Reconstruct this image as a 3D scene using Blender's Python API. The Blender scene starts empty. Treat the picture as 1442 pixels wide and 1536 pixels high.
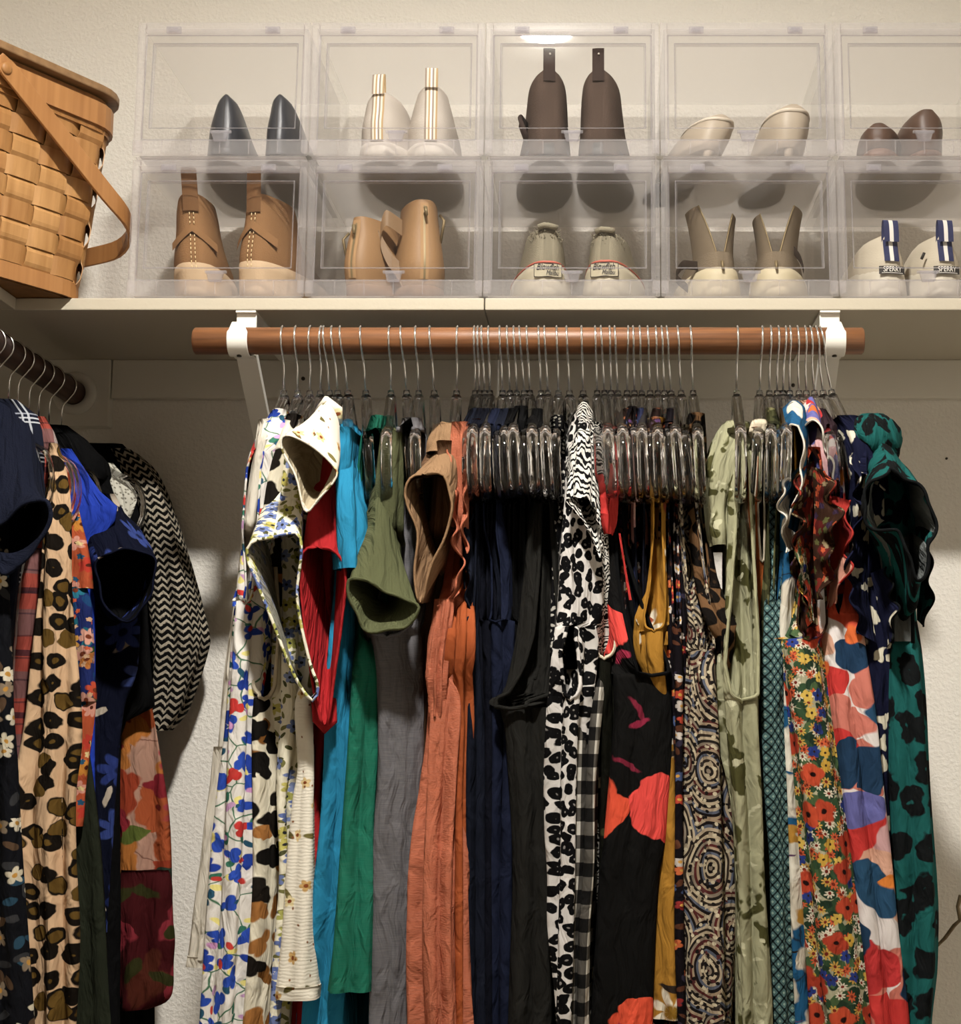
import bpy, math, random
import numpy as np
from mathutils import Vector, Matrix

# ------------------------------------------------------------------ camera
C = bpy.context.scene.collection
SC = bpy.context.scene
F = 2300.0; PX, PY = 900.0, 768.0; CAMZ = 1.20
PITCH = math.atan(307.0 / F)
cp, sp, tp = math.cos(PITCH), math.sin(PITCH), math.tan(PITCH)
cam_d = bpy.data.cameras.new('camera')
cam = bpy.data.objects.new('camera', cam_d); C.objects.link(cam)
cam.location = (0, 0, CAMZ); cam.rotation_euler = (math.pi / 2 + PITCH, 0, 0)
cam_d.sensor_fit = 'HORIZONTAL'; cam_d.sensor_width = 36.0
cam_d.lens = 36.0 * F / 1442.0
cam_d.shift_x = -(PX - 721.0) / 1442.0
cam_d.clip_start = 0.02
SC.camera = cam
# ------------------------------------------------------------------ world, light, exposure
w = bpy.data.worlds.new('world'); SC.world = w; w.use_nodes = True
w.node_tree.nodes['Background'].inputs[0].default_value = (1, .93, .84, 1)
w.node_tree.nodes['Background'].inputs[1].default_value = .05
LAMP = (-0.13, 0.96, CAMZ + 1.717); LAMP_POWER = 1730.0
SC.view_settings.view_transform = 'Standard'; SC.view_settings.look = 'None'
SC.view_settings.gamma = 1; SC.view_settings.use_curve_mapping = False
SC.view_settings.exposure = 0.0
SC.cycles.transparent_max_bounces = 40; SC.cycles.max_bounces = 14
SC.cycles.transmission_bounces = 10; SC.cycles.glossy_bounces = 5; SC.cycles.diffuse_bounces = 5
SC.cycles.sample_clamp_indirect = 6.0

# ------------------------------------------------------------------ helpers
def P(px, py, Y):
    "the point at depth Y whose picture position in the photograph was measured as (px, py)"
    t = (PY - py) / F
    Z = Y * (t + tp) / (1 - t * tp)
    D = Y * cp + Z * sp
    return Vector(((px - PX) / F * D, Y, Z + CAMZ))
def lin(h):
    h = h.lstrip('#')
    r = [int(h[i:i + 2], 16) / 255 for i in (0, 2, 4)]
    return tuple((c / 12.92 if c <= .04045 else ((c + .055) / 1.055) ** 2.4) for c in r) + (1,)
def thing(name, label, cat, loc=(0, 0, 0), group=None):
    o = bpy.data.objects.new(name, None); C.objects.link(o); o.location = loc
    o.empty_display_size = .03
    o['label'] = label; o['category'] = cat
    if group: o['group'] = group
    return o
def tag(o, label, cat, group=None):
    o['label'] = label; o['category'] = cat
    if group: o['group'] = group
    return o
class MB:
    def __init__(s): s.v = []; s.f = []; s.uv = {}
    def add(s, verts, faces, uvs=None):
        b = len(s.v); s.v += [tuple(v) for v in verts]
        s.f += [tuple(b + i for i in f) for f in faces]
        if uvs:
            for i, u in enumerate(uvs): s.uv[b + i] = u
        return s
    def box(s, x0, x1, y0, y1, z0, z1):
        v = [(x, y, z) for z in (z0, z1) for y in (y0, y1) for x in (x0, x1)]
        return s.add(v, [(0, 2, 3, 1), (4, 5, 7, 6), (0, 1, 5, 4), (2, 6, 7, 3), (0, 4, 6, 2), (1, 3, 7, 5)])
    def hexa(s, p): return s.add(p, [(0, 2, 3, 1), (4, 5, 7, 6), (0, 1, 5, 4), (2, 6, 7, 3), (0, 4, 6, 2), (1, 3, 7, 5)])
    def grid(s, rows, closed=False, uvs=None, capstart=False, capend=False):
        n = len(rows[0]); f = []
        m = n if closed else n - 1
        for i in range(len(rows) - 1):
            for j in range(m):
                k = (j + 1) % n
                f.append((i * n + j, i * n + k, (i + 1) * n + k, (i + 1) * n + j))
        if capstart: f.append(tuple(range(n))[::-1])
        if capend: f.append(tuple((len(rows) - 1) * n + j for j in range(n)))
        return s.add([p for r in rows for p in r], f, [u for r in uvs for u in r] if uvs else None)
    def tube(s, pts, r, n=8, closed=False, flat=1.0, up=None):
        pts = [Vector(p) for p in pts]; N = len(pts); rows = []
        prev = None
        for i, p in enumerate(pts):
            a = pts[(i - 1) % N] if (closed or i > 0) else p
            b = pts[(i + 1) % N] if (closed or i < N - 1) else p
            t = (b - a)
            t = t.normalized() if t.length > 1e-9 else Vector((0, 0, 1))
            ref = Vector(up) if up else (prev if prev else (Vector((0, 0, 1)) if abs(t.z) < .9 else Vector((1, 0, 0))))
            u = (ref - t * ref.dot(t))
            u = u.normalized() if u.length > 1e-6 else t.orthogonal().normalized()
            q = t.cross(u); prev = u
            rr = r[i] if hasattr(r, '__len__') else r
            rows.append([p + u * (rr * math.cos(2 * math.pi * k / n) * flat) + q * (rr * math.sin(2 * math.pi * k / n)) for k in range(n)])
        if closed: rows.append(rows[0])
        uvs = []; L = 0
        for i, r_ in enumerate(rows):
            if i: L += (Vector(pts[i % N]) - Vector(pts[i - 1])).length
            uvs.append([(.4 + k * .0015, L) for k in range(n)])
        return s.grid(rows, True, uvs, not closed, not closed)
    def lathe(s, prof, n=24, c=(0, 0, 0), axis='z'):
        rows = []
        for r, h in prof:
            row = []
            for k in range(n):
                a = 2 * math.pi * k / n; x, y = r * math.cos(a), r * math.sin(a)
                row.append({'z': (c[0] + x, c[1] + y, c[2] + h), 'x': (c[0] + h, c[1] + x, c[2] + y), 'y': (c[0] + x, c[1] + h, c[2] + y)}[axis])
            rows.append(row)
        return s.grid(rows, True, None, True, True)
    def prism(s, poly, a0, a1, axis='y'):
        n = len(poly)
        mk = {'y': lambda p, a: (p[0], a, p[1]), 'x': lambda p, a: (a, p[0], p[1]), 'z': lambda p, a: (p[0], p[1], a)}[axis]
        v = [mk(p, a0) for p in poly] + [mk(p, a1) for p in poly]
        f = [tuple(range(n))[::-1], tuple(range(n, 2 * n))] + [(i, (i + 1) % n, n + (i + 1) % n, n + i) for i in range(n)]
        return s.add(v, f)
    def build(s, name, mat, parent=None, smooth=True, bevel=0, kind=None, label=None, sub=0):
        loc = Vector(parent.location) if parent else Vector((0, 0, 0))
        q = parent
        while q and q.parent: q = q.parent; loc = loc + Vector(q.location)
        me = bpy.data.meshes.new(name)
        me.from_pydata([tuple(Vector(v) - loc) for v in s.v], [], s.f)
        if s.uv:
            l = me.uv_layers.new(name='UVMap')
            idx = np.zeros(len(me.loops), dtype=np.int32); me.loops.foreach_get('vertex_index', idx)
            arr = np.array([s.uv.get(i, (0, 0)) for i in range(len(s.v))], dtype=np.float32)
            l.data.foreach_set('uv', arr[idx].ravel())
        if smooth: me.polygons.foreach_set('use_smooth', [True] * len(me.polygons))
        me.materials.append(mat); me.update()
        o = bpy.data.objects.new(name, me); C.objects.link(o)
        if parent: o.parent = parent
        if bevel:
            b = o.modifiers.new('bevel', 'BEVEL'); b.width = bevel; b.segments = 2; b.limit_method = 'ANGLE'
        if sub:
            b = o.modifiers.new('sub', 'SUBSURF'); b.levels = b.render_levels = sub
        if kind: o['kind'] = kind
        if label: o['label'] = label
        return o
def interp(ts, xs, q):
    "smooth interpolation through control points (monotone-ish cubic)"
    ts = np.asarray(ts, float); xs = np.asarray(xs, float); q = np.asarray(q, float)
    n = len(ts)
    if n < 3: return np.interp(q, ts, xs)
    d = np.diff(xs) / np.maximum(np.diff(ts), 1e-9); m = np.zeros(n)
    m[0], m[-1] = d[0], d[-1]
    for i in range(1, n - 1):
        m[i] = 0 if d[i - 1] * d[i] <= 0 else 2 * d[i - 1] * d[i] / (d[i - 1] + d[i])
    i = np.clip(np.searchsorted(ts, q) - 1, 0, n - 2); h = ts[i + 1] - ts[i]
    t = np.clip((q - ts[i]) / np.maximum(h, 1e-9), 0, 1)
    return ((2 * t**3 - 3 * t**2 + 1) * xs[i] + (t**3 - 2 * t**2 + t) * h * m[i] + (-2 * t**3 + 3 * t**2) * xs[i + 1] + (t**3 - t**2) * h * m[i + 1])
def resample(pts, n, closed=False):
    p = np.array([tuple(x) for x in pts], float)
    if closed: p = np.vstack([p, p[:1]])
    s = np.concatenate([[0], np.cumsum(np.linalg.norm(np.diff(p, axis=0), axis=1))])
    q = np.linspace(0, s[-1], n + 1)[:-1] if closed else np.linspace(0, s[-1], n)
    return np.stack([interp(s, p[:, k], q) if not closed else np.interp(q, s, p[:, k]) for k in range(p.shape[1])], 1)

# ------------------------------------------------------------------ materials
class G:
    def __init__(s, name, rough=.85, bump=None, spec=.25, sheen=0, fab=False):
        s.fab = fab
        s.m = bpy.data.materials.new(name); s.m.use_nodes = True; s.nt = s.m.node_tree
        s.b = s.nt.nodes['Principled BSDF']; s.b.inputs['Roughness'].default_value = rough
        s.b.inputs['Specular IOR Level'].default_value = spec
        if sheen: s.b.inputs['Sheen Weight'].default_value = sheen
        s.uv = s.new('ShaderNodeTexCoord').outputs['UV']
        s.ob = None
        if bump:
            n = s.noise(s.uv, bump[0], 3); bp = s.new('ShaderNodeBump'); bp.inputs['Strength'].default_value = bump[1]
            bp.inputs['Distance'].default_value = bump[2] if len(bump) > 2 else .002
            s.nt.links.new(n, bp.inputs['Height'])
            if fab and bump[0] > 350 and not any(k_ in name for k_ in ('suede', 'canvas', '_tab', 'shoe')):                      # soft hanging wrinkles under the weave
                w_ = s.noise(s.vm('MULTIPLY', s.warp(s.uv, .03, 12), (70, 16, 1)), 1, 3, 0, .4); b2 = s.new('ShaderNodeBump'); b2.inputs['Strength'].default_value = .8
                b2.inputs['Distance'].default_value = .013; s.nt.links.new(w_, b2.inputs['Height']); s.nt.links.new(b2.outputs[0], bp.inputs['Normal'])
            s.nt.links.new(bp.outputs[0], s.b.inputs['Normal'])
    def new(s, t): return s.nt.nodes.new(t)
    def put(s, sock, v):
        if hasattr(v, 'is_linked') or isinstance(v, bpy.types.NodeSocket): s.nt.links.new(v, sock)
        elif isinstance(v, str): sock.default_value = lin(v)
        else: sock.default_value = v
    def m_(s, op, a, b=0.0, c=None):
        n = s.new('ShaderNodeMath'); n.operation = op
        s.put(n.inputs[0], a); s.put(n.inputs[1], b)
        if c is not None: s.put(n.inputs[2], c)
        return n.outputs[0]
    def vm(s, op, a, b=(0, 0, 0)):
        n = s.new('ShaderNodeVectorMath'); n.operation = op; s.put(n.inputs[0], a); s.put(n.inputs[1], b)
        return n.outputs['Value'] if op in ('LENGTH', 'DOT_PRODUCT') else n.outputs[0]
    def mix(s, f, a, b):
        n = s.new('ShaderNodeMix'); n.data_type = 'RGBA'
        s.put(n.inputs[0], f); s.put(n.inputs[6], a); s.put(n.inputs[7], b); return n.outputs[2]
    def noise(s, v, sc, det=2, out=0, dist=0):
        n = s.new('ShaderNodeTexNoise'); s.put(n.inputs['Vector'], v); n.inputs['Scale'].default_value = sc
        n.inputs['Detail'].default_value = det; n.inputs['Distortion'].default_value = dist; return n.outputs[out]
    def warp(s, v, amt, sc):
        c = s.noise(v, sc, 2, 1); d = s.vm('SUBTRACT', c, (.5, .5, .5))
        return s.vm('ADD', v, s.vm('MULTIPLY', d, (amt, amt, 0)))
    def vor(s, v, sc, feat='F1', rand=1.0):
        n = s.new('ShaderNodeTexVoronoi'); n.voronoi_dimensions = '2D'; n.feature = feat
        s.put(n.inputs['Vector'], v); n.inputs['Scale'].default_value = sc; n.inputs['Randomness'].default_value = rand; return n
    def xy(s, v):
        n = s.new('ShaderNodeSeparateXYZ'); s.put(n.inputs[0], v); return n.outputs
    def stp(s, edge, x, k=18.0):   # soft x < edge
        n = s.m_('MULTIPLY', s.m_('SUBTRACT', edge, x), k); n.node.use_clamp = True
        o = s.m_('ADD', n, 0.0); o.node.use_clamp = True; return n
    def ramp(s, f, cols):
        n = s.new('ShaderNodeValToRGB'); n.color_ramp.interpolation = 'CONSTANT'; e = n.color_ramp.elements
        k = len(cols)
        while len(e) < k: e.new(1)
        for i, c in enumerate(cols): e[i].position = i / k; e[i].color = lin(c)
        s.put(n.inputs[0], f); return n.outputs[0]
    def motif(s, v, sc, size=.38, petals=5, aspect=1.0, prob=1.0, seed=0.0, lobes=.35, soft=16.0):
        "scattered flowers, leaves or blobs: returns mask, random value, radius"
        v = s.vm('ADD', v, (seed * .713, seed * 1.31, 0))
        n = s.vor(v, sc); d = s.vm('MULTIPLY', s.vm('SUBTRACT', v, n.outputs['Position']), (sc, sc, 0))
        rc = s.xy(n.outputs['Color']); x, y, _ = s.xy(d)
        a0 = s.m_('MULTIPLY', rc[0], 6.283); ca, sa = s.m_('COSINE', a0), s.m_('SINE', a0)
        xr = s.m_('ADD', s.m_('MULTIPLY', x, ca), s.m_('MULTIPLY', y, sa))
        yr = s.m_('MULTIPLY', s.m_('SUBTRACT', s.m_('MULTIPLY', y, ca), s.m_('MULTIPLY', x, sa)), aspect)
        r = s.m_('SQRT', s.m_('ADD', s.m_('MULTIPLY', xr, xr), s.m_('MULTIPLY', yr, yr)))
        R = size
        if petals:
            an = s.m_('ARCTAN2', yr, xr); co = s.m_('ABSOLUTE', s.m_('COSINE', s.m_('MULTIPLY', an, petals / 2)))
            R = s.m_('MULTIPLY', s.m_('ADD', s.m_('MULTIPLY', co, lobes), 1 - lobes), size)
        mk = s.stp(R, r, soft)
        if prob < 1: mk = s.m_('MULTIPLY', mk, s.m_('LESS_THAN', rc[1], prob))
        return mk, rc[2], r
    def leaf(s, base, v, sc, col, size=.4, aspect=2.6, prob=1, seed=0, petals=0, centre=None, cs=.1, lobes=.35, soft=16):
        mk, rnd, r = s.motif(v, sc, size, petals, aspect, prob, seed, lobes, soft)
        c = s.ramp(rnd, col) if isinstance(col, (list, tuple)) else col
        out = s.mix(mk, base, c)
        if centre: out = s.mix(s.m_('MULTIPLY', s.stp(cs, r, 30), mk), out, centre)
        return out
    def stems(s, base, v, sc, col, wd=.03, seed=0):
        n = s.vor(s.vm('ADD', v, (seed, seed * 2.1, 0)), sc, 'DISTANCE_TO_EDGE')
        return s.mix(s.stp(wd, n.outputs['Distance'], 40), base, col)
    def tone(s, col, sc=9, amt=.25):
        "slight uneven dye"
        f = s.noise(s.uv, sc, 3); k = s.m_('ADD', s.m_('MULTIPLY', f, amt), 1 - amt / 2)
        n = s.new('ShaderNodeVectorMath'); n.operation = 'SCALE'; s.put(n.inputs[0], lin(col)[:3] if isinstance(col, str) else col)
        s.put(n.inputs['Scale'], k); return n.outputs[0]
    def done(s, col):
        if s.fab:                                                # dyed cloth: deep, slightly muted
            gm_ = s.new('ShaderNodeGamma'); s.put(gm_.inputs[0], col); gm_.inputs[1].default_value = 1.10
            sc_ = s.new('ShaderNodeVectorMath'); sc_.operation = 'SCALE'; s.put(sc_.inputs[0], gm_.outputs[0]); sc_.inputs['Scale'].default_value = .82; hs_ = s.new('ShaderNodeHueSaturation'); hs_.inputs['Saturation'].default_value = .96; s.put(hs_.inputs['Color'], sc_.outputs[0]); col = hs_.outputs[0]
        s.put(s.b.inputs['Base Color'], col); return s.m
MATS = {}
def plain(name, col, rough=.6, bump=None, metal=0, spec=.4):
    if name in MATS: return MATS[name]
    g = G(name, rough, bump, spec); g.put(g.b.inputs['Base Color'], col); g.b.inputs['Metallic'].default_value = metal
    MATS[name] = g.m; return g.m
def cloth(name, col, amt=.25, bump=(900, .25, .001), rough=.9, sc=9, slub=0):
    g = G(name, rough, bump, .07, 0, True)
    c = g.tone(col, sc, amt)
    if slub:
        n = g.noise(g.vm('MULTIPLY', g.uv, (60, 900, 1)), 1, 3); c = g.mix(g.m_('MULTIPLY', g.m_('SUBTRACT', n, .35), slub), c, '#c9c4bc')
    return g.done(c)
def clear_plastic(name, haze=.08, tint=(.96, .95, .95), col=(.86, .84, .83), rough=.05, ior=1.35):
    m = bpy.data.materials.new(name); m.use_nodes = True; nt = m.node_tree; N = nt.nodes
    for x in list(N): N.remove(x)
    out = N.new('ShaderNodeOutputMaterial'); tr = N.new('ShaderNodeBsdfTransparent'); tr.inputs[0].default_value = tint + (1,)
    di = N.new('ShaderNodeBsdfDiffuse'); di.inputs[0].default_value = col + (1,)
    tl = N.new('ShaderNodeBsdfTranslucent'); tl.inputs[0].default_value = col + (1,)
    ms = N.new('ShaderNodeMixShader'); ms.inputs[0].default_value = .5
    gl = N.new('ShaderNodeBsdfGlossy'); gl.inputs['Roughness'].default_value = rough
    m1 = N.new('ShaderNodeMixShader'); m1.inputs[0].default_value = haze
    m2 = N.new('ShaderNodeMixShader'); fr = N.new('ShaderNodeFresnel'); ge = N.new('ShaderNodeNewGeometry'); mr = N.new('ShaderNodeMapRange')
    mr.inputs[3].default_value = ior; mr.inputs[4].default_value = 1 / ior      # same reflectance from both sides of the thin sheet
    L = nt.links.new
    L(ge.outputs['Backfacing'], mr.inputs[0]); L(mr.outputs[0], fr.inputs[0])
    L(di.outputs[0], ms.inputs[1]); L(tl.outputs[0], ms.inputs[2])
    L(tr.outputs[0], m1.inputs[1]); L(ms.outputs[0], m1.inputs[2])
    L(m1.outputs[0], m2.inputs[1]); L(gl.outputs[0], m2.inputs[2]); L(fr.outputs[0], m2.inputs[0]); L(m2.outputs[0], out.inputs[0])
    return m
def paint(name, col, bscale=None, bstr=.3, bdist=.002, rough=.6):
    m = bpy.data.materials.new(name); m.use_nodes = True; nt = m.node_tree; b = nt.nodes['Principled BSDF']
    b.inputs['Base Color'].default_value = lin(col); b.inputs['Roughness'].default_value = rough; b.inputs['Specular IOR Level'].default_value = .25
    if bscale:
        tc = nt.nodes.new('ShaderNodeTexCoord'); n = nt.nodes.new('ShaderNodeTexNoise'); n.inputs['Scale'].default_value = bscale; n.inputs['Detail'].default_value = 3
        n2 = nt.nodes.new('ShaderNodeMapRange'); n2.inputs[1].default_value = .4; n2.inputs[2].default_value = .68
        bp = nt.nodes.new('ShaderNodeBump'); bp.inputs['Strength'].default_value = bstr; bp.inputs['Distance'].default_value = bdist
        nt.links.new(tc.outputs['Object'], n.inputs['Vector']); nt.links.new(n.outputs[0], n2.inputs[0]); nt.links.new(n2.outputs[0], bp.inputs['Height']); nt.links.new(bp.outputs[0], b.inputs['Normal'])
    return m
def wood(name, c1, c2, axis=0, rough=.45, scale=1.0):
    m = bpy.data.materials.new(name); m.use_nodes = True; nt = m.node_tree; b = nt.nodes['Principled BSDF']; b.inputs['Roughness'].default_value = rough
    tc = nt.nodes.new('ShaderNodeTexCoord'); mp = nt.nodes.new('ShaderNodeMapping'); sc = [160, 160, 160]; sc[axis] = 7; mp.inputs['Scale'].default_value = [x * scale for x in sc]
    n = nt.nodes.new('ShaderNodeTexNoise'); n.inputs['Scale'].default_value = 1; n.inputs['Detail'].default_value = 4
    r = nt.nodes.new('ShaderNodeValToRGB'); r.color_ramp.elements[0].color = lin(c1); r.color_ramp.elements[1].color = lin(c2)
    r.color_ramp.elements[0].position = .3; r.color_ramp.elements[1].position = .7
    L = nt.links.new
    L(tc.outputs['Object'], mp.inputs[0]); L(mp.outputs[0], n.inputs['Vector']); L(n.outputs[0], r.inputs[0]); L(r.outputs[0], b.inputs['Base Color'])
    return m

M_WALL = paint('wall_plaster', '#e2ddd4', 165, .32, .0024, .75)
M_FRONTW = paint('darkened_front_wall', '#6b5f50', None, rough=.7)  # unseen wall behind the camera, coloured dark to cut bounced light
M_CEIL = paint('ceiling_paint', '#e4e0d8', 130, .4, .003, .8)
M_TRIM = paint('trim_paint', '#d9d4c9', 300, .08, .001, .45)
M_SHELF = paint('shelf_paint', '#bdb4a2', 220, .06, .001, .4)
M_METAL = paint('bracket_enamel', '#eeeae0', None, rough=.35)
M_CARPET = paint('carpet', '#8d8271', 400, .6, .004, .95)
M_ROD = wood('rod_wood', '#5d3a22', '#8a5a36', 0)
M_RODY = wood('rod_wood_side', '#40261a', '#5d3a28', 1)
M_CHROME = plain('chrome_wire', '#e8e8e8', .18, None, 1)
M_CLEAR = clear_plastic('clear_door_plastic', .015, (.985, .98, .98), ior=1.35, rough=.02)
M_SHELLP = clear_plastic('clear_shell_plastic', .012, (.992, .99, .99), ior=1.18, rough=.08)
M_PANEL = clear_plastic('frosted_panel_plastic', .80, (.95, .945, .945), (.62, .60, .58), .2, 1.2)
M_ROOF = clear_plastic('clear_roof_plastic', .30, (.985, .98, .98), (.90, .88, .87), .1, 1.2)
M_FROST = clear_plastic('frosted_frame_plastic', .16, (.965, .955, .96), (.9, .88, .88), .12, 1.35)
M_RIM = clear_plastic('door_rim_plastic', .18, (.85, .84, .86), (.9, .88, .9), .04, 1.5)
def acrylic():
    g = G('acrylic_glass', .03, None, .5); g.b.inputs['Transmission Weight'].default_value = 1; g.b.inputs['IOR'].default_value = 1.46
    g.b.inputs['Base Color'].default_value = (.93, .93, .94, 1); return g.m
M_ACRYL = acrylic()
def emis(name, col, st):
    m = bpy.data.materials.new(name); m.use_nodes = True; b = m.node_tree.nodes['Principled BSDF']
    b.inputs['Emission Color'].default_value = col; b.inputs['Emission Strength'].default_value = st; return m

# ------------------------------------------------------------------ room
WY = 2.49; SY = 2.16                      # wall plane, front edge of the shelf
ZS0 = P(900, 465, SY).z; ZS1 = P(900, 447, SY).z      # shelf underside and top
XL, XR, YN = -1.20, 1.35, -0.75
HC = LAMP[2] + .105
def struct(name, mb, mat, label, smooth=False, bevel=0):
    o = mb.build(name, mat, None, smooth, bevel); o['kind'] = 'structure'; o['label'] = label; return o
struct('wall_back', MB().box(XL - .1, XR + .1, WY, WY + .1, 0, HC), M_WALL, 'off-white orange-peel plaster wall behind the shelf and clothes')
struct('wall_left', MB().box(XL - .1, XL, YN, WY, 0, HC), M_WALL, 'off-white plaster wall on the left')
struct('wall_right', MB().box(XR, XR + .1, YN, WY, 0, HC), M_WALL, 'off-white plaster wall on the right')
struct('wall_front', MB().box(XL - .1, XR + .1, YN - .1, YN, 0, HC), M_FRONTW, 'taupe wall facing the clothes rod')
struct('floor', MB().box(XL - .1, XR + .1, YN - .1, WY + .1, -.1, 0), M_CARPET, 'beige carpeted closet floor')
struct('ceiling', MB().box(XL - .1, XR + .1, YN - .1, WY + .1, HC, HC + .1), M_CEIL, 'white closet ceiling')
struct('baseboard_back', MB().box(XL, XR, WY - .014, WY, 0, .09), M_TRIM, 'white baseboard along the back wall')
# ceiling lamp
lamp = thing('ceiling_lamp', 'small round ceiling lamp with a glowing diffuser in a glass ring', 'lamp', (LAMP[0], LAMP[1], HC))
MB().lathe([(.0, HC), (.114, HC), (.114, HC - .07), (.109, HC - .074), (.087, HC - .074), (.085, HC - .05), (.085, HC - .046), (0, HC - .046)], 48, (LAMP[0], LAMP[1], 0)).build('canopy', M_METAL, lamp)
BR = .072
MB().lathe([(0, -.002), (BR, -.002), (BR, 0), (0, 0)], 40, (LAMP[0], LAMP[1], HC - .0465)).build('diffuser', emis('lamp_glow', (1, .96, .89, 1), LAMP_POWER), lamp)
rg = MB(); rows_ = []
for k in range(41):
    a_ = 2 * math.pi * k / 40; rows_.append([(LAMP[0] + r_ * math.cos(a_), LAMP[1] + r_ * math.sin(a_), HC - .074 + h_) for r_, h_ in ((.089, 0), (.094, -.007), (.104, -.006), (.108, 0))])
rg.grid(rows_); rg.build('glass_ring', clear_plastic('ring_glass', .05, (.98, .97, .95), ior=1.45, rough=.02), lamp)

# cleats on the wall
zc1 = ZS0; zc0 = P(300, 597, WY - .019).z
xk = P(168, 560, WY - .019).x
struct('trim_1', MB().box(xk, XR, WY - .019, WY, zc0, zc1), M_TRIM, 'painted support board along the wall under the shelf', bevel=.002)
struct('trim_2', MB().box(XL, xk - .0015, WY - .022, WY, P(100, 640, WY - .02).z, zc1), M_TRIM, 'painted board holding the side rod at the left', bevel=.002)
struct('trim_3', MB().box(XL, XL + .019, YN, WY - .022, zc0, zc1), M_TRIM, 'painted support board along the left wall', bevel=.002)

# shelves
xsm = P(727, 456, SY).x
sh = thing('closet_shelf', 'long white painted shelf carrying the clear shoe boxes', 'shelf', (0, SY, ZS0))
MB().box(XL, xsm - .0008, SY, WY, ZS0, ZS1).build('shelf_board', M_SHELF, sh, False, .0015)
MB().box(xsm + .0008, XR, SY, WY, ZS0, ZS1 ).build('shelf_board', M_SHELF, sh, False, .0015)
XSF = -.845
tag(MB().box(XL, XSF, YN + .02, SY - .001, ZS0, ZS1).build('side_shelf', M_SHELF, None, False, .0015), 'white side shelf along the left wall under the basket', 'shelf')

# main rod
RY = 2.133; RZ = P(900, 511.5, RY).z; RR = .0193
xa, xb = P(292, 511, RY).x, P(1295, 511, RY).x
prof = [(0, xa), (RR - .002, xa), (RR, xa + .002), (RR, xb - .002), (RR - .002, xb), (0, xb)]
rod = tag(MB().lathe(prof, 32, (0, RY, RZ), 'x').build('clothes_rod', M_ROD), 'long brown wooden clothes rod below the shoe boxes', 'rod')
rod.data.polygons.foreach_set('use_smooth', [abs(p.normal.x) < .5 for p in rod.data.polygons])
# brackets
def bracket(pxh, label):
    xh = P(pxh, 500, RY - RR).x; wd = .0145
    t = thing('shelf_bracket', label, 'bracket', (xh, RY, RZ), 'shelf and rod brackets')
    r = RR + .0012; th = .0022
    prof = []
    for a in np.radians(np.linspace(150, 315, 26)):          # angle 90 = top, 180 = camera side, 270 = below
        prof.append((RY + r * math.cos(a), RZ + r * math.sin(a)))
    out = [(RY + (p[0] - RY) * (r + th) / r, RZ + (p[1] - RZ) * (r + th) / r) for p in prof]
    # lip rises a little above the rod
    prof.insert(0, (prof[0][0] - .0, prof[0][1] + .012)); out.insert(0, (out[0][0], out[0][1] + .012))
    mb = MB(); n = len(prof); rows = []
    for i in range(n):
        hw = wd * (.55 if i == 0 else .9 if i == 1 else 1)
        (a, b), (c, d) = prof[i], out[i]
        rows.append([(xh - hw, c, d), (xh + hw, c, d), (xh + hw, a, b), (xh - hw, a, b)])
    mb.grid(rows, True, None, True, True); mb.build('hook', M_METAL, t, False, .0008)
    yb = RY + .034
    MB().box(xh - wd, xh + wd, yb, yb + .003, RZ - .006, ZS0 - .003).build('front_tab', M_METAL, t, False, .0006)
    MB().box(xh - wd, xh + wd, yb - .006, WY - .001, ZS0 - .003, ZS0 - .0003).build('top_plate', M_METAL, t, False)
    mb = MB()                                                   # saddle joining hook and tab under the rod
    mb.box(xh - wd, xh + wd, RY + r * math.cos(math.radians(315)) - .002, yb + .002, RZ - r * .71 - .003, RZ - r * .71)
    mb.build('saddle', M_METAL, t, False)
    z1 = ZS0 - .30
    mb = MB(); y0 = yb + .003; y1 = WY - .02
    mb.hexa([(xh - wd, y0, RZ - .012), (xh + wd, y0, RZ - .012), (xh - wd, y1 + .003, z1), (xh + wd, y1 + .003, z1),
             (xh - wd, y0 + .004, RZ + .0), (xh + wd, y0 + .004, RZ + .0), (xh - wd, y1 + .003, z1 + .01), (xh + wd, y1 + .003, z1 + .01)])
    mb.build('brace', M_METAL, t, False)
    dk = plain('dark_screw', '#3a342c', .4, None, .5)
    MB().lathe([(0, 0), (.0035, 0), (.0035, .0025), (0, .0025)], 10, (xh, RY - .004, RZ - r - th - .0012)).build('screw', dk, t)
    return xh
bracket(356, 'white metal shelf bracket gripping the left end of the main rod')
bracket(1254, 'white metal shelf bracket gripping the right end of the main rod')
dk = plain('dark_screw', '#3a342c', .4, None, .5)
for sx, sy, lb in ((455, 568, 'dark screw head in the support board near the left bracket'), (1190, 578, 'dark screw head in the support board near the right bracket')):
    p = P(sx, sy, WY - .02)
    tag(MB().lathe([(0, -.003), (.0032, -.002), (.0032, .002), (0, .002)], 10, p, 'y').build('screw', dk), lb, 'screw', 'screws in the support board')
p = P(1420, 688, WY)
tag(MB().lathe([(0, -.004), (.002, -.003), (.002, .002), (0, .002)], 8, p, 'y').build('wall_nail', dk), 'tiny dark nail in the wall right of the clothes', 'nail')

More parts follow.
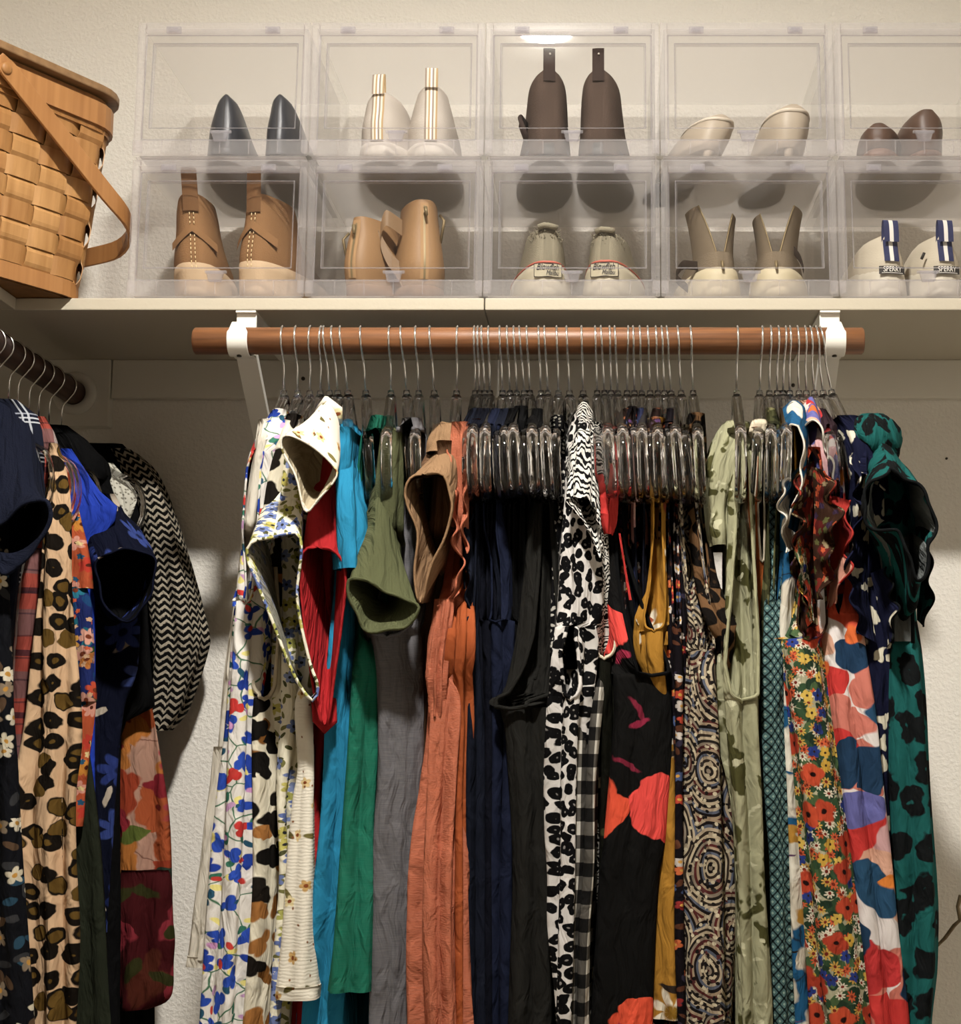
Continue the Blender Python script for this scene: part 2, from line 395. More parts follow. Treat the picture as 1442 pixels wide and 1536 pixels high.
# side rod along the left wall
SRZ = P(112, 590, WY - .025).z; SRX = P(112, 590, WY - .025).x
sr = tag(MB().lathe([(0, YN + .03), (RR, YN + .03), (RR, WY - .023), (0, WY - .023)], 28, (SRX, 0, SRZ), 'y').build('side_clothes_rod', M_RODY), 'dark wooden side rod running into the back wall at left', 'rod')
sr.data.polygons.foreach_set('use_smooth', [abs(p.normal.y) < .5 for p in sr.data.polygons])
prof = [(RR + .001, -.010), (.030, -.010), (.036, -.004), (.036, 0), (RR + .001, 0)]
mb = MB(); rows = []
for k in range(28):
    a = 2 * math.pi * k / 28
    rows.append([(SRX + r * math.cos(a), WY - .0225 + h, SRZ + r * math.sin(a)) for r, h in prof])
rows.append(rows[0]); mb.grid(rows, True)
tag(mb.build('rod_flange', M_TRIM), 'round white flange around the end of the side rod', 'flange')

# twig at the right edge
tw = thing('twig', 'thin bare grey-brown twig at the right edge beside the teal leopard top', 'twig', tuple(P(1500, 1536, 2.3)))
mtw = wood('twig_bark', '#6b5a44', '#9b8a6d', 2, .8)
MB().tube([P(1400, 1425, 2.3), P(1418, 1407, 2.28), P(1432, 1388, 2.27), P(1450, 1372, 2.26), P(1490, 1420, 2.28), P(1500, 1700, 2.3)], [.002, .0028, .003, .0035, .005, .006], 8).build('stem', mtw, tw)
MB().tube([P(1441, 1380, 2.265), P(1437, 1360, 2.27), P(1442, 1343, 2.27)], [.003, .0028, .0035], 8).build('shoot', mtw, tw)

# ------------------------------------------------------------------ clear shoe boxes
BY = 2.168; BD = .298; PITCHX = .2593; BX0 = P(194, 340, BY).x; BH = .2125
ribs_u = [.17, .335, .5, .665, .83]
def shoebox(cx0, z0, label, grp):
    W = PITCHX - .0012; x0 = cx0; x1 = cx0 + W; z1 = z0 + BH - .0006; y0 = BY; y1 = BY + BD
    t = thing('shoe_box', label, 'shoe box', ((x0 + x1) / 2, y0, z0), grp)
    T = .0018; ins = .006
    mb = MB()
    mb.box(x0 + ins, x0 + ins + T, y0 + .012, y1, z0 + .009 + T, z1 - .005 - T)
    mb.box(x1 - ins - T, x1 - ins, y0 + .012, y1, z0 + .009 + T, z1 - .005 - T)
    mb.box(x0 + ins + T, x1 - ins - T, y1 - T, y1, z0 + .009 + T, z1 - .005 - T)
    mb.build('shell', M_SHELLP, t, False)
    for nm, zz in (('floor_panel', z0 + .008), ('roof_panel', z1 - .006)):
        MB().add([(x0 + ins, y0 + .012, zz), (x1 - ins, y0 + .012, zz), (x1 - ins, y1, zz), (x0 + ins, y1, zz)], [(0, 1, 2, 3)]).build(nm, M_PANEL if nm == 'floor_panel' else M_ROOF, t, False)
    mb = MB(); st = .011                                        # front frame: stiles, head rail, foot rail with ribs
    mb.box(x0, x0 + st, y0 + .002, y0 + .013, z0 + .012, z1)
    mb.box(x1 - st, x1, y0 + .002, y0 + .013, z0 + .012, z1)
    mb.box(x0 + st, x1 - st, y0 + .002, y0 + .013, z1 - .0155, z1)
    mb.box(x0 - .0, x1 + .0, y0 - .003, y0 + .003, z0 + .004, z0 + .0275)
    mb.box(x0 + .004, x1 - .004, y0 + .003, y0 + .012, z0, z0 + .004)
    mb.build('front_frame', M_FROST, t, False, .0015)
    for u in ribs_u[(0 if grp else 0):]:
        xx = x0 + W * u
        MB().box(xx - .0008, xx + .0008, y0 - .0042, y0 - .003, z0 + .006, z0 + .026).build('rib', M_FROST, t, False)
    # drop-front door: thin outer sheet with a raised inner rectangle
    zb = z0 + .0285; zt = z1 - .017; xd0 = x0 + st + .001; xd1 = x1 - st - .001
    ix0, ix1, iz0, iz1 = x0 + .022, x1 - .020, z0 + .047, z1 - .030
    mb = MB(); TL = .0565
    def yd_(z): return y0 + .001 + (z - zb) * TL                # the door leans back a little
    def yr_(z): return yd_(z) + .005
    o = [(xd0, zb), (xd1, zb), (xd1, zt), (xd0, zt)]; i_ = [(ix0, iz0), (ix1, iz0), (ix1, iz1), (ix0, iz1)]
    i2 = [(ix0 + .003, iz0 + .003), (ix1 - .003, iz0 + .003), (ix1 - .003, iz1 - .003), (ix0 + .003, iz1 - .003)]
    for a, b in zip(range(4), (1, 2, 3, 0)):
        mb.add([(o[a][0], yd_(o[a][1]), o[a][1]), (o[b][0], yd_(o[b][1]), o[b][1]), (i_[b][0], yd_(i_[b][1]), i_[b][1]), (i_[a][0], yd_(i_[a][1]), i_[a][1])], [(0, 1, 2, 3)])
    mb.add([(x, yr_(z), z) for x, z in i2], [(0, 1, 2, 3)])
    d = mb.build('door', M_CLEAR, t, False)
    mb = MB()
    for a, b in zip(range(4), (1, 2, 3, 0)):
        mb.add([(i_[a][0], yd_(i_[a][1]), i_[a][1]), (i_[b][0], yd_(i_[b][1]), i_[b][1]), (i2[b][0], yr_(i2[b][1]), i2[b][1]), (i2[a][0], yr_(i2[a][1]), i2[a][1])], [(0, 1, 2, 3)])
    def bar(p, q, r): mb.tube([p, q], r, 6)
    for a, b in zip(range(4), (1, 2, 3, 0)):
        bar((o[a][0], yd_(o[a][1]), o[a][1]), (o[b][0], yd_(o[b][1]), o[b][1]), .0011)
        bar((i_[a][0], yd_(i_[a][1]), i_[a][1]), (i_[b][0], yd_(i_[b][1]), i_[b][1]), .0007)
    mb.build('door_rim', M_RIM, d, False)
    xm = (x0 + x1) / 2
    mb = MB().prism([(xm - .013, z0 + .040), (xm + .013, z0 + .040), (xm + .009, z0 + .025), (xm - .009, z0 + .025)], y0 - .0075, y0 + .0)
    mb.box(xm - .016, xm + .016, y0 - .003, y0 + .001, z0 + .038, z0 + .0425)
    mb.build('latch', M_RIM, t, False, .001)
    for u in (.21, .78):
        xx = x0 + W * u; mb = MB()
        mb.box(xx - .011, xx + .011, y0 - .002, y0 + .003, z1 - .0185, z1 - .008)
        mb.box(xx - .007, xx + .007, y0 - .0045, y0 - .002, z1 - .017, z1 - .011)
        mb.build('hinge_tab', M_RIM, t, False, .001)
    for u in (.28, .72):
        xx = x0 + W * u
        MB().box(xx - .0065, xx + .0065, y1, y1 + .004, z0 + .055, z0 + .08).build('back_clip', M_FROST, t, False, .001)
    return t
box_txt = [['dark dress pumps', 'cream sneakers with striped tabs', 'dark brown ankle boots', 'pale beige stiletto pumps', 'brown loafers'],
           ['tan suede desert boots', 'tan leather strap booties', 'grey canvas sneakers', 'taupe unzipped booties', 'white sneakers with navy tabs']]
ZB = [ZS1 + BH + .0012, ZS1 + .0006]
for r in range(2):
    for k in range(5):
        shoebox(BX0 + k * PITCHX, ZB[r], 'clear drop-front shoe box holding the ' + box_txt[r][k], 'clear shoe boxes on the shelf')

# ------------------------------------------------------------------ shoes
def outline(L, wh, wb, n=36, ex=.72):
    pts = []
    for i in range(n):
        a = 2 * math.pi * (i + .5) / n; c, s = math.cos(a), math.sin(a)
        al = (1 - c) / 2; k = min(1, al / .66); k = k * k * (3 - 2 * k); wd = wh + (wb - wh) * k
        if al > .66: wd *= 1 - .12 * ((al - .66) / .34) ** 2
        pts.append((math.copysign(abs(s) ** ex, s) * wd, al * L))
    return pts
class Shoe:
    def __init__(s, name, label, pxc, box_r, grp, yaw=0, yh=2.195, lift=.0105, lean=0, top=None):
        z0 = ZB[box_r] + lift; pc = P(pxc, 212 if box_r == 0 else 418, yh)
        s.o = Vector((pc.x, yh, z0)); s.yaw = math.radians(yaw); s.lean = lean
        s.zs = (P(pxc, top[0], yh + .008).z - z0) / top[1] if top else 1.0
        s.t = thing(name, label, 'shoe', s.o, grp)
    def w(s, x, y, z):
        z *= s.zs; x += s.lean * z
        c, n = math.cos(s.yaw), math.sin(s.yaw)
        return (s.o.x + x * c - y * n, s.o.y + x * n + y * c, s.o.z + z)
    def body(s, name, sl, mat, cap=False, dense=5, label=None, ex=.72):
        sl = np.array(sl, float); q = np.linspace(sl[0, 0], sl[-1, 0], (len(sl) - 1) * dense + 1)
        cols = [interp(sl[:, 0], sl[:, k], q) for k in range(sl.shape[1])]
        rows = []; uvs = []
        for i in range(len(q)):
            ol = outline(cols[2][i], cols[3][i], cols[4][i], ex=ex)
            tilt = cols[5][i] if len(cols) > 5 else 0      # rise of the rim towards the heel
            rows.append([s.w(x, y + cols[1][i], q[i] - tilt * y) for x, y in ol]); uvs.append([(j / 36 * .3, q[i]) for j in range(36)])
        mb = MB().grid(rows, True, uvs, True, cap); o = mb.build(name, mat, s.t, label=label)
        return o, sl
    def lining(s, sl, mat, depth=.4):
        z, dy, L, a, b = sl[-1][:5]; z2 = z * (1 - depth)
        t = sl[-1][5] if len(sl[-1]) > 5 else 0
        rows = [[s.w(x, y + dy + .0, z - t * y) for x, y in outline(L, a, b)],
                [s.w(x * .9, y * .92 + dy + .004, z + .001 - t * y) for x, y in outline(L, a, b)],
                [s.w(x * .85, y * .9 + dy + .006, z2) for x, y in outline(L, a, b)]]
        MB().grid(rows, True, None, False, True).build('lining', mat, s.t)
    def strip(s, name, z0, z1, w0, heel, mat, off=.002, x0=0, n=8, label=None, wh=.035, parent=None):
        "a band lying on the heel between two heights"
        rows = []; uvs = []
        for i in range(n + 1):
            z = z0 + (z1 - z0) * i / n; yy = heel(z)
            rows.append([s.w(x0 + x, yy - off + (x0 + x) ** 2 / (2 * wh) * 1.0, z) for x in np.linspace(-w0, w0, 7)])
            uvs.append([((x + w0), z) for x in np.linspace(-w0, w0, 7)])
        return MB().grid(rows, False, uvs).build(name, mat, parent or s.t, label=label)
    def heel(s, sl):
        sl = np.array(sl); return lambda z: float(interp(sl[:, 0], sl[:, 1], [z])[0])
    def text(s, name, txt, size, x, z, y, mat, shear=0):
        cu = bpy.data.curves.new(name, 'FONT'); cu.body = txt; cu.size = size; cu.align_x = 'CENTER'; cu.shear = shear; cu.extrude = .0002
        ob = bpy.data.objects.new('tmp', cu); C.objects.link(ob)
        me = bpy.data.meshes.new_from_object(ob); bpy.data.objects.remove(ob); me.name = name
        for v in me.vertices:
            a, b, c = v.co
            xx = x + a; p = s.w(xx, y + xx ** 2 * 13 - c, z + b); v.co = Vector(p) - Vector(s.o)
        me.materials.clear(); me.materials.append(mat)
        o = bpy.data.objects.new(name, me); C.objects.link(o); o.parent = s.t; return o
lin_dark = cloth('shoe_lining_dark', '#3c322a'); lin_tan = cloth('shoe_lining_tan', '#a5835c')
leather_k = plain('dark_leather', '#2b2d33', .38, (300, .1)); sole_k = plain('dark_sole', '#1d1a18', .6)
def stripes(name, cols, wd):
    g = G(name, .85, (900, .2)); x = g.xy(g.uv)[0]
    return g.done(g.ramp(g.m_('FRACT', g.m_('DIVIDE', x, wd)), cols))

# upper 1: dark pumps
for px, yaw, lb in ((334, 3, 'dark charcoal leather pump at the left in its box'), (414, -2, 'dark charcoal leather pump at the right in its box')):
    s = Shoe('pump', lb, px, 0, 'shoes in boxes', yaw, top=(139, .0755))
    wsc = 1.0 if px == 334 else .82
    sl = [(.004, 0, .245, .038 * wsc, .04), (.02, 0, .235, .036 * wsc, .039), (.04, .003, .13, .029 * wsc, .03), (.058, .006, .08, .0195 * wsc, .022), (.070, .010, .045, .012, .014), (.0755, .014, .03, .004, .004)]
    s.body('upper', sl, leather_k, True)
    s.body('sole', [(0, .001, .246, .0385 * wsc, .041), (.004, .001, .246, .0385 * wsc, .041)], sole_k, True, 1)
    s.strip('back_seam', .008, .068, .0007, s.heel(sl), sole_k, .0012)
# upper 2: cream sneakers with striped tabs
m_cream = plain('cream_knit', '#b3aaa0', .8, (500, .3)); m_creams = plain('cream_sole', '#bab2a6', .6)
m_tab = stripes('striped_tab', ['#8d7f72', '#d8ccbd', '#a98f6a', '#efe6d8', '#8d7f72', '#d8ccbd', '#a98f6a'], .019)
for px, yaw, top, lb in ((566, -6, .070, 'cream sneaker with striped heel tab, left of its pair'), (646, 4, .078, 'cream sneaker with striped heel tab, right of its pair')):
    s = Shoe('sneaker', lb, px, 0, 'shoes in boxes', yaw, top=(139 if px == 566 else 129, top))
    sl = [(.014, 0, .235, .042, .045), (.035, -.003, .23, .041, .044), (.05, .002, .15, .034, .036), (.064, .004, .105, .026, .03), (top, .006, .085, .017, .024)]
    s.body('upper', sl, m_cream); s.lining(sl, lin_tan)
    s.body('sole', [(0, .004, .245, .044, .047), (.006, -.003, .25, .046, .049), (.016, -.003, .248, .045, .048)], m_creams, True, 2)
    s.strip('heel_stripe', .018, top - .003, .0095, s.heel(sl), m_tab, .003)
    zt = top - .004
    mb = MB(); rows = []
    for a in np.linspace(0, 1, 12):
        th = math.pi * a; rows.append([s.w(x, .004 - .006 * math.cos(th), zt + .022 * math.sin(th)) for x in (-.0095, -.005, 0, .005, .0095)])
    mb.grid(rows, False, [[(x + .0095, a) for x in (-.0095, -.005, 0, .005, .0095)] for a in range(12)]).build('pull_tab', m_tab, s.t)
# upper 3: dark brown ankle boots
m_dbr = cloth('dark_brown_suede', '#5d4e45', .5, (400, .4), .9, 25); m_dbr2 = cloth('dark_brown_tab', '#4a3d38', .3)
for px, yaw, lb in ((824, 5, 'dark brown pull-tab ankle boot, left of its pair'), (897, -5, 'dark brown pull-tab ankle boot, right of its pair')):
    s = Shoe('ankle_boot', lb, px, 0, 'shoes in boxes', yaw, lift=.009, top=(102, .114))
    sl = [(.006, 0, .245, .0375, .043), (.03, -.001, .24, .0345, .042), (.055, .004, .17, .032, .035), (.085, .008, .115, .0295, .031), (.1, .009, .108, .0275, .029), (.109, .010, .10, .0225, .025), (.114, .011, .09, .013, .018)]
    s.body('upper', sl, m_dbr, False, 5, ex=.6); s.lining(sl, lin_dark)
    s.body('sole', [(0, -.001, .25, .038, .045), (.020, -.001, .25, .038, .045)], sole_k, True, 1)
    s.strip('pull_tab', .098, .138, .009, lambda z: .008, m_dbr2, .002)
    dot = MB().lathe([(0, -.001), (.0016, -.001), (.0016, .001), (0, .001)], 8, s.w(.001, .004, .13), 'y').build('eyelet', m_creams, s.t)
    if px == 824:
        MB().tube([s.w(-.028, .05, .05), s.w(-.042, .04, .062), s.w(-.04, .035, .05), s.w(-.028, .05, .03)], .005, 8).build('buckle_strap', m_dbr2, s.t)
# upper 4: pale stiletto pumps
m_pale = plain('pale_leather', '#a59887', .5, (300, .1)); m_pale2 = plain('pale_edge', '#cfc3b2', .5)
for px, top, yaw, lean, lb in ((1062, .05, 18, .35, 'pale beige stiletto pump lying lower at the left'), (1184, .062, 8, .12, 'pale beige stiletto pump standing at the right')):
    s = Shoe('stiletto_pump', lb, px, 0, 'shoes in boxes', yaw, lean=lean, top=(170 if px == 1062 else 157, top))
    k = top / .062
    sl = [(.012 * k, .002, .2, .024, .036), (.022 * k, -.002, .2, .036, .039), (.038 * k, -.004, .16, .037, .038), (.052 * k, -.002, .12, .034, .034), (.058 * k, .0, .1, .027, .029), (.062 * k, .004, .08, .014, .018)]
    s.body('upper', sl, m_pale); s.lining(sl, lin_tan, .3)
    s.body('topline', [(.052 * k, -.004, .122, .0355, .0355), (.0555 * k, -.003, .118, .0335, .034)], m_pale2, False, 1)
    MB().tube([s.w(0, .02, .026 * k), s.w(0, .010, .016 * k), s.w(0, .008, 0)], [.017, .008, .0055], 12).build('heel', m_pale, s.t)
    s.body('sole', [(.0, .1, .135, .03, .036), (.004, .1, .135, .03, .036)], sole_k, True, 1)
# upper 5: brown loafers
m_lo = plain('brown_leather', '#4f3a2e', .45, (300, .1))
for px, top, wd, yaw, lb in ((1318, .030, .033, -12, 'brown loafer with a low heel, left of its pair'), (1396, .049, .034, 3, 'brown loafer with a taller heel, right of its pair')):
    s = Shoe('loafer', lb, px, 0, 'shoes in boxes', yaw, top=(185 if px == 1318 else 164, top))
    k = top / .049
    sl = [(.008, 0, .24, wd, .04), (.02 * k + .002, -.002, .235, wd, .039), (.032 * k, .001, .15, wd * .95, .036), (.042 * k, .004, .1, wd * .8, .03), (.049 * k, .007, .08, wd * .45, .02)]
    s.body('upper', sl, m_lo); s.lining(sl, lin_dark)
    s.body('sole', [(0, 0, .245, wd * 1.03, .042), (.008, 0, .245, wd * 1.03, .042)], plain('loafer_sole', '#6b4a38', .6), True, 1)
# lower 1: tan desert boots
m_tan = cloth('tan_suede', '#94704c', .35, (500, .4), .9, 18); m_crepe = plain('crepe_sole', '#b39a7c', .8, (300, .3)); m_tab2 = cloth('tan_tab', '#7a5a3c')
m_thr = plain('pale_thread', '#e0c79a', .8)
for px, yaw, top, lean, lb in ((296, 6, .126, .10, 'tan suede desert boot with a brown tab, left of its pair'), (377, -14, .120, .02, 'tan suede desert boot with a brown tab, right of its pair')):
    s = Shoe('desert_boot', lb, px, 1, 'shoes in boxes', yaw, lean=-lean, top=(290, top))
    sl = [(.018, 0, .24, .039, .044), (.045, -.005, .235, .041, .044), (.065, .0, .17, .036, .038), (.09, .006, .125, .029, .033), (.11, .008, .115, .026, .031), (top, .008, .112, .021, .028)]
    s.body('upper', sl, m_tan); s.lining(sl, lin_tan)
    s.body('sole', [(0, -.001, .245, .040, .046), (.012, -.004, .247, .042, .047), (.040, -.006, .245, .0415, .046)], m_crepe, True, 2)
    s.strip('pull_tab', top - .022, top + .030, .0115, lambda z: .007, m_tab2, .003)
    hl = s.heel(sl)
    for xo in (-.003, .003):
        mb = MB()
        for z in np.arange(.028, .1, .0055):
            q = s.w(xo, hl(z) - .0012, z); q2 = s.w(xo, hl(z + .003) - .0012, z + .003); mb.tube([q, q2], .0007, 5)
        st = mb.build('stitching', m_thr, s.t); st['kind'] = 'stuff'
    MB().grid([[s.w(x * (.033 - .0 * i), -.002 + x * x * .02 + dy, z - .02 * abs(x)) for x in np.linspace(-1, 1, 9)] for i, (z, dy) in enumerate(((.078, .000), (.088, .003)))], False).build('heel_band', m_tan, s.t)
# lower 2: tan leather strap booties with back zips
m_tl = plain('tan_leather', '#8c6c4a', .58, (250, .15)); m_tl2 = plain('tan_strap_leather', '#7d6449', .5, (250, .15)); m_zip = plain('zip_metal', '#7a6a4c', .5, None, .4); m_ztape = plain('zip_tape', '#9b7a55', .8)
for px, top, yaw, sc, lb in ((531, .090, -20, .88, 'smaller tan leather bootie with a back zip at the left'), (636, .116, 14, 1.06, 'taller tan leather bootie with a back zip and loose strap')):
    s = Shoe('zip_bootie', lb, px, 1, 'shoes in boxes', yaw, top=(325 if top < .1 else 299, top))
    sl = [(.012, .0, .235, .038 * sc, .041), (.035, -.006, .23, .041 * sc, .041), (.06, .0, .16, .035 * sc, .036), (.085 if top > .1 else .075, .006, .115, .028 * sc, .031), (top, .008, .11, .021 * sc, .028)]
    s.body('upper', sl, m_tl); s.lining(sl, lin_tan)
    s.body('sole', [(0, 0, .24, .038 * sc, .043), (.022, -.001, .242, .0395 * sc, .044)], plain('stack_sole', '#7b5a3c', .6), True, 1)
    hl = s.heel(sl)
    z = s.strip('zip_tape', .02, top - .004, .006, hl, m_ztape, .0018)
    s.strip('zip_teeth', .02, top - .008, .0016, hl, m_zip, .003, parent=z)
    MB().tube([s.w(.0, -.004, top - .012), s.w(.002, -.006, top - .022)], [.003, .002], 6).build('zip_pull', m_zip, s.t)
    # loose ankle strap
    pts = [s.w(-.03, .03, top - .03), s.w(-.055, .02, top - .022), s.w(-.062, .03, top - .04), s.w(-.05, .03, top - .066), s.w(-.03, .03, .035)] if top > .1 else [s.w(.022, .03, top - .02), s.w(.042, .035, top - .045), s.w(.062, .04, top - .07)]
    rows = [[Vector(p) + Vector((0, 0, dz)) for dz in (-.012, 0, .012)] for p in resample(pts, 18)]
    MB().grid(rows).build('strap', m_tl2, s.t)
    sg = -1 if top < .1 else 1
    MB().tube([s.w(sg * .028, .03, top - .045), s.w(sg * .032, .022, top - .02), s.w(sg * .027, .03, top - .012)], .0022, 8).build('buckle', m_zip, s.t)
# lower 3: grey canvas sneakers
m_cv = cloth('grey_canvas', '#9c9480', .3, (700, .6, .002), .95, 40); m_wr = plain('white_rubber', '#b5ac96', .6); m_pink = plain('pink_line', '#c86a5a', .6); m_ink = plain('black_ink', '#20202a', .6); m_blu = plain('blue_sole', '#9db7c4', .6)
for px, top, yaw, lb in ((822, .078, 7, 'grey canvas sneaker with frayed collar, left of its pair'), (907, .072, -7, 'grey canvas sneaker with frayed collar, right of its pair')):
    s = Shoe('canvas_sneaker', lb, px, 1, 'shoes in boxes', yaw, top=(341 if px == 822 else 347, top))
    sl = [(.02, .001, .24, .040, .044), (.04, .001, .235, .033, .042), (.058, .006, .15, .028, .034), (.07, .010, .11, .023, .03), (top, .012, .1, .019, .027)]
    s.body('upper', sl, m_cv, ex=.62); s.lining(sl, lin_dark, .3)
    s.body('sole', [(0, .002, .248, .042, .047), (.012, -.003, .252, .0435, .048), (.039, .0, .247, .037, .046)], m_wr, True, 2)
    s.body('outsole', [(-.002, .004, .244, .040, .045), (.0, .003, .246, .041, .046)], m_blu, True, 1)
    s.body('foxing_line', [(.0375, -.0018, .249, .0378, .0465), (.0395, -.001, .248, .037, .0465)], m_pink, False, 1)
    s.strip('heel_patch', .0215, .0355, .0205, lambda z: -.0045, plain('heel_label', '#a9a088', .6), .0005, wh=.05)
    mb = MB()
    fr = [(-.0205, .0215), (.0205, .0215), (.0205, .0355), (-.0205, .0355), (-.0205, .0215)]
    for a, b in zip(fr[:-1], fr[1:]): mb.tube([s.w(a[0], -.0056 + a[0] ** 2 * 11, a[1]), s.w((a[0] + b[0]) / 2, -.0056 + ((a[0] + b[0]) / 2) ** 2 * 11, (a[1] + b[1]) / 2), s.w(b[0], -.0056 + b[0] ** 2 * 11, b[1])], .0005, 5)
    mb.build('patch_border', m_ink, s.t)
    s.text('heel_lettering', 'Blowfish', .0098, -.001, .0287, -.0062, m_ink, .35); s.text('heel_lettering', 'Malibu', .0072, .006, .0232, -.0062, m_ink, .35)
    rnd = random.Random(px); mb = MB()                        # frayed collar threads
    for k in range(70):
        a = rnd.uniform(-2.4, 2.4); r0 = .0195; z = top + rnd.uniform(-.012, .001)
        x = math.sin(a) * (.02 + (top - z) * .3); y = .036 - math.cos(a) * .027
        mb.tube([s.w(x, y, z), s.w(x * 1.1 + rnd.uniform(-.003, .003), y - .003, z + rnd.uniform(-.004, .005))], .0006, 4)
    o = mb.build('frayed_edge', m_cv, s.t); o['kind'] = 'stuff'
    MB().tube([s.w(-.014, .009, top), s.w(-.005, .006, top + .002), s.w(.006, .006, top + .001), s.w(.014, .009, top)], .0045, 8).build('collar_roll', m_cv, s.t)
# lower 4: taupe booties, zips open
m_tp = cloth('taupe_suede', '#857764', .4, (500, .4), .9, 18); m_cs = plain('cream_foxing', '#b8ac90', .6)
for px, yaw, sgn, lb in ((1083, 8, -1, 'taupe suede bootie with an open zip, left of its pair'), (1165, -8, 1, 'taupe suede bootie with an open zip, right of its pair')):
    s = Shoe('taupe_bootie', lb, px, 1, 'shoes in boxes', yaw, top=(302, .122))
    sl = [(.02, 0, .235, .041, .043), (.04, -.001, .225, .035, .041), (.058, .004, .15, .029, .035)]
    s.body('upper', sl, m_tp); s.lining(sl, lin_tan, .2)
    s.body('sole', [(0, .0, .24, .042, .045), (.015, -.004, .245, .0455, .047), (.037, -.002, .24, .040, .045)], m_cs, True, 2)
    for side in (-1, 1):                                       # the two flaps of the open shaft
        rows = []
        for z in np.linspace(.045, .122 if side * sgn > 0 else .112, 9):
            u = (z - .045) / .077; y0 = .004 + .012 * u
            ol = []
            for a in np.linspace(.05 + .42 * u, 1, 8):
                xx = side * (.0295 - .004 * u + .010 * u * u) * math.sin(a * math.pi / 2); ol.append(s.w(xx + side * .004 * u, y0 + .06 * (1 - math.cos(a * math.pi / 2)), z))
            rows.append(ol)
        MB().grid(rows).build('shaft_flap', m_tp, s.t)
        rows2 = [[Vector(p) + Vector((side * -.0015, .0015, 0)) for p in r] for r in rows]
        MB().grid(rows2).build('flap_lining', lin_tan, s.t)
        MB().tube([r[0] for r in rows], .0012, 6).build('zip_edge', m_zip, s.t)
    MB().tube([s.w(0, -.004, .044), s.w(.001, -.006, .032)], [.0025, .002], 6).build('zip_pull', m_zip, s.t)
    b = [s.w(sgn * .03, .03, .045), s.w(sgn * .05, .03, .046), s.w(sgn * .062, .035, .032), s.w(sgn * .045, .03, .016)] if sgn < 0 else [s.w(.026, .03, .065), s.w(.036, .03, .052), s.w(.04, .03, .04)]
    rows = [[Vector(p) + Vector((0, dy, dz)) for dy, dz in ((0, -.007), (-.003, 0), (0, .007))] for p in resample(b, 14)]
    MB().grid(rows).build('strap', lin_dark, s.t)
# lower 5: white sneakers with navy tabs
m_wh = plain('white_canvas', '#b8ae9b', .8, (600, .3)); m_ws = plain('white_sole', '#bdb5a5', .5)
m_nv = stripes('navy_white_tab', ['#2c3050', '#2c3050', '#2c3050', '#2c3050', '#d8d4cc', '#d8d4cc', '#d8d4cc', '#2c3050', '#2c3050', '#2c3050', '#2c3050'], .0225)
m_lab = plain('black_label', '#25211e', .6); m_let = plain('white_letters', '#e8e4da', .6)
for px, yaw, lb in ((1338, 8, 'white sneaker with a navy striped tab, left of its pair'), (1420, 6, 'white sneaker with a navy striped tab, right of its pair')):
    s = Shoe('white_sneaker', lb, px, 1, 'shoes in boxes', yaw, top=(352, .073))
    sl = [(.022, 0, .24, .040, .044), (.04, -.002, .235, .038, .042), (.054, .002, .16, .030, .036), (.066, .005, .11, .021, .03), (.073, .007, .095, .013, .022)]
    s.body('upper', sl, m_wh); s.lining(sl, lin_tan, .3)
    s.body('sole', [(0, .0, .245, .043, .046), (.010, -.002, .248, .0445, .047), (.037, .0, .245, .0385, .045)], m_ws, True, 2)
    s.strip('heel_stripe', .040, .066, .01125, s.heel(sl), m_nv, .003)
    zt = .062; xs = np.linspace(-.01125, .01125, 7)
    rows = [[s.w(x, .002 - .007 * math.cos(math.pi * a), zt + .026 * math.sin(math.pi * a) ** .7) for x in xs] for a in np.linspace(0, 1, 14)]
    MB().grid(rows, False, [[(x + .01125, i) for x in xs] for i in range(14)]).build('pull_tab', m_nv, s.t)
    s.strip('heel_label', .0255, .0345, .0195, lambda z: -.0045, m_lab, .0006, wh=.05)
    s.text('label_lettering', 'SPERRY', .0085, .0, .0278, -.0066, m_let)
    s.strip('label_underline', .0263, .0268, .016, lambda z: -.0045, m_let, .0012, wh=.05)
    if px == 1420:
        MB().tube([s.w(-.033, .012, .045), s.w(-.029, .010, .052)], .0022, 6).build('side_tag', m_lab, s.t)

# ------------------------------------------------------------------ picnic basket
ang = math.radians(31); U = Vector((math.sin(ang), math.cos(ang), 0)); NN = Vector((math.cos(ang), -math.sin(ang), 0))
corner = P(132, 446, 2.19); corner.z = ZS1
BL, BWd, BHt = .36, .23, .310
bk = thing('picnic_basket', 'woven honey-coloured wooden basket with swing handle on the shelf corner', 'basket', corner)
CR = .055
def bpath(z, off=0.0):
    "plan outline at a height: list of (point, arclength, outward normal); starts at the far end of the visible long side"
    k = z / BHt; L = BL - .0; grow = .030 * k ** .8
    u1, u0, n0, n1 = grow + off, -BL - grow - off, -BWd - grow - off, grow + off
    r = CR + off
    pts = []
    def arc(cu, cn, a0):
        for a in np.linspace(a0, a0 - 90, 7): pts.append((cu + r * math.cos(math.radians(a)), cn + r * math.sin(math.radians(a))))
    def line(a, b, n=26):
        for t in np.linspace(0, 1, n, endpoint=False)[1:]: pts.append((a[0] + (b[0] - a[0]) * t, a[1] + (b[1] - a[1]) * t))
    arc(u1 - r, n1 - r, 90); line((u1, n1 - r), (u1, n0 + r), 18); arc(u1 - r, n0 + r, 0); line((u1 - r, n0), (u0 + r, n0)); arc(u0 + r, n0 + r, -90)
    line((u0, n0 + r), (u0, n1 - r), 18); arc(u0 + r, n1 - r, 180); line((u0 + r, n1), (u1 - r, n1))
    return pts
def bw(u, n, z): return corner + U * u + NN * n + Vector((0, 0, z))
NST = 24
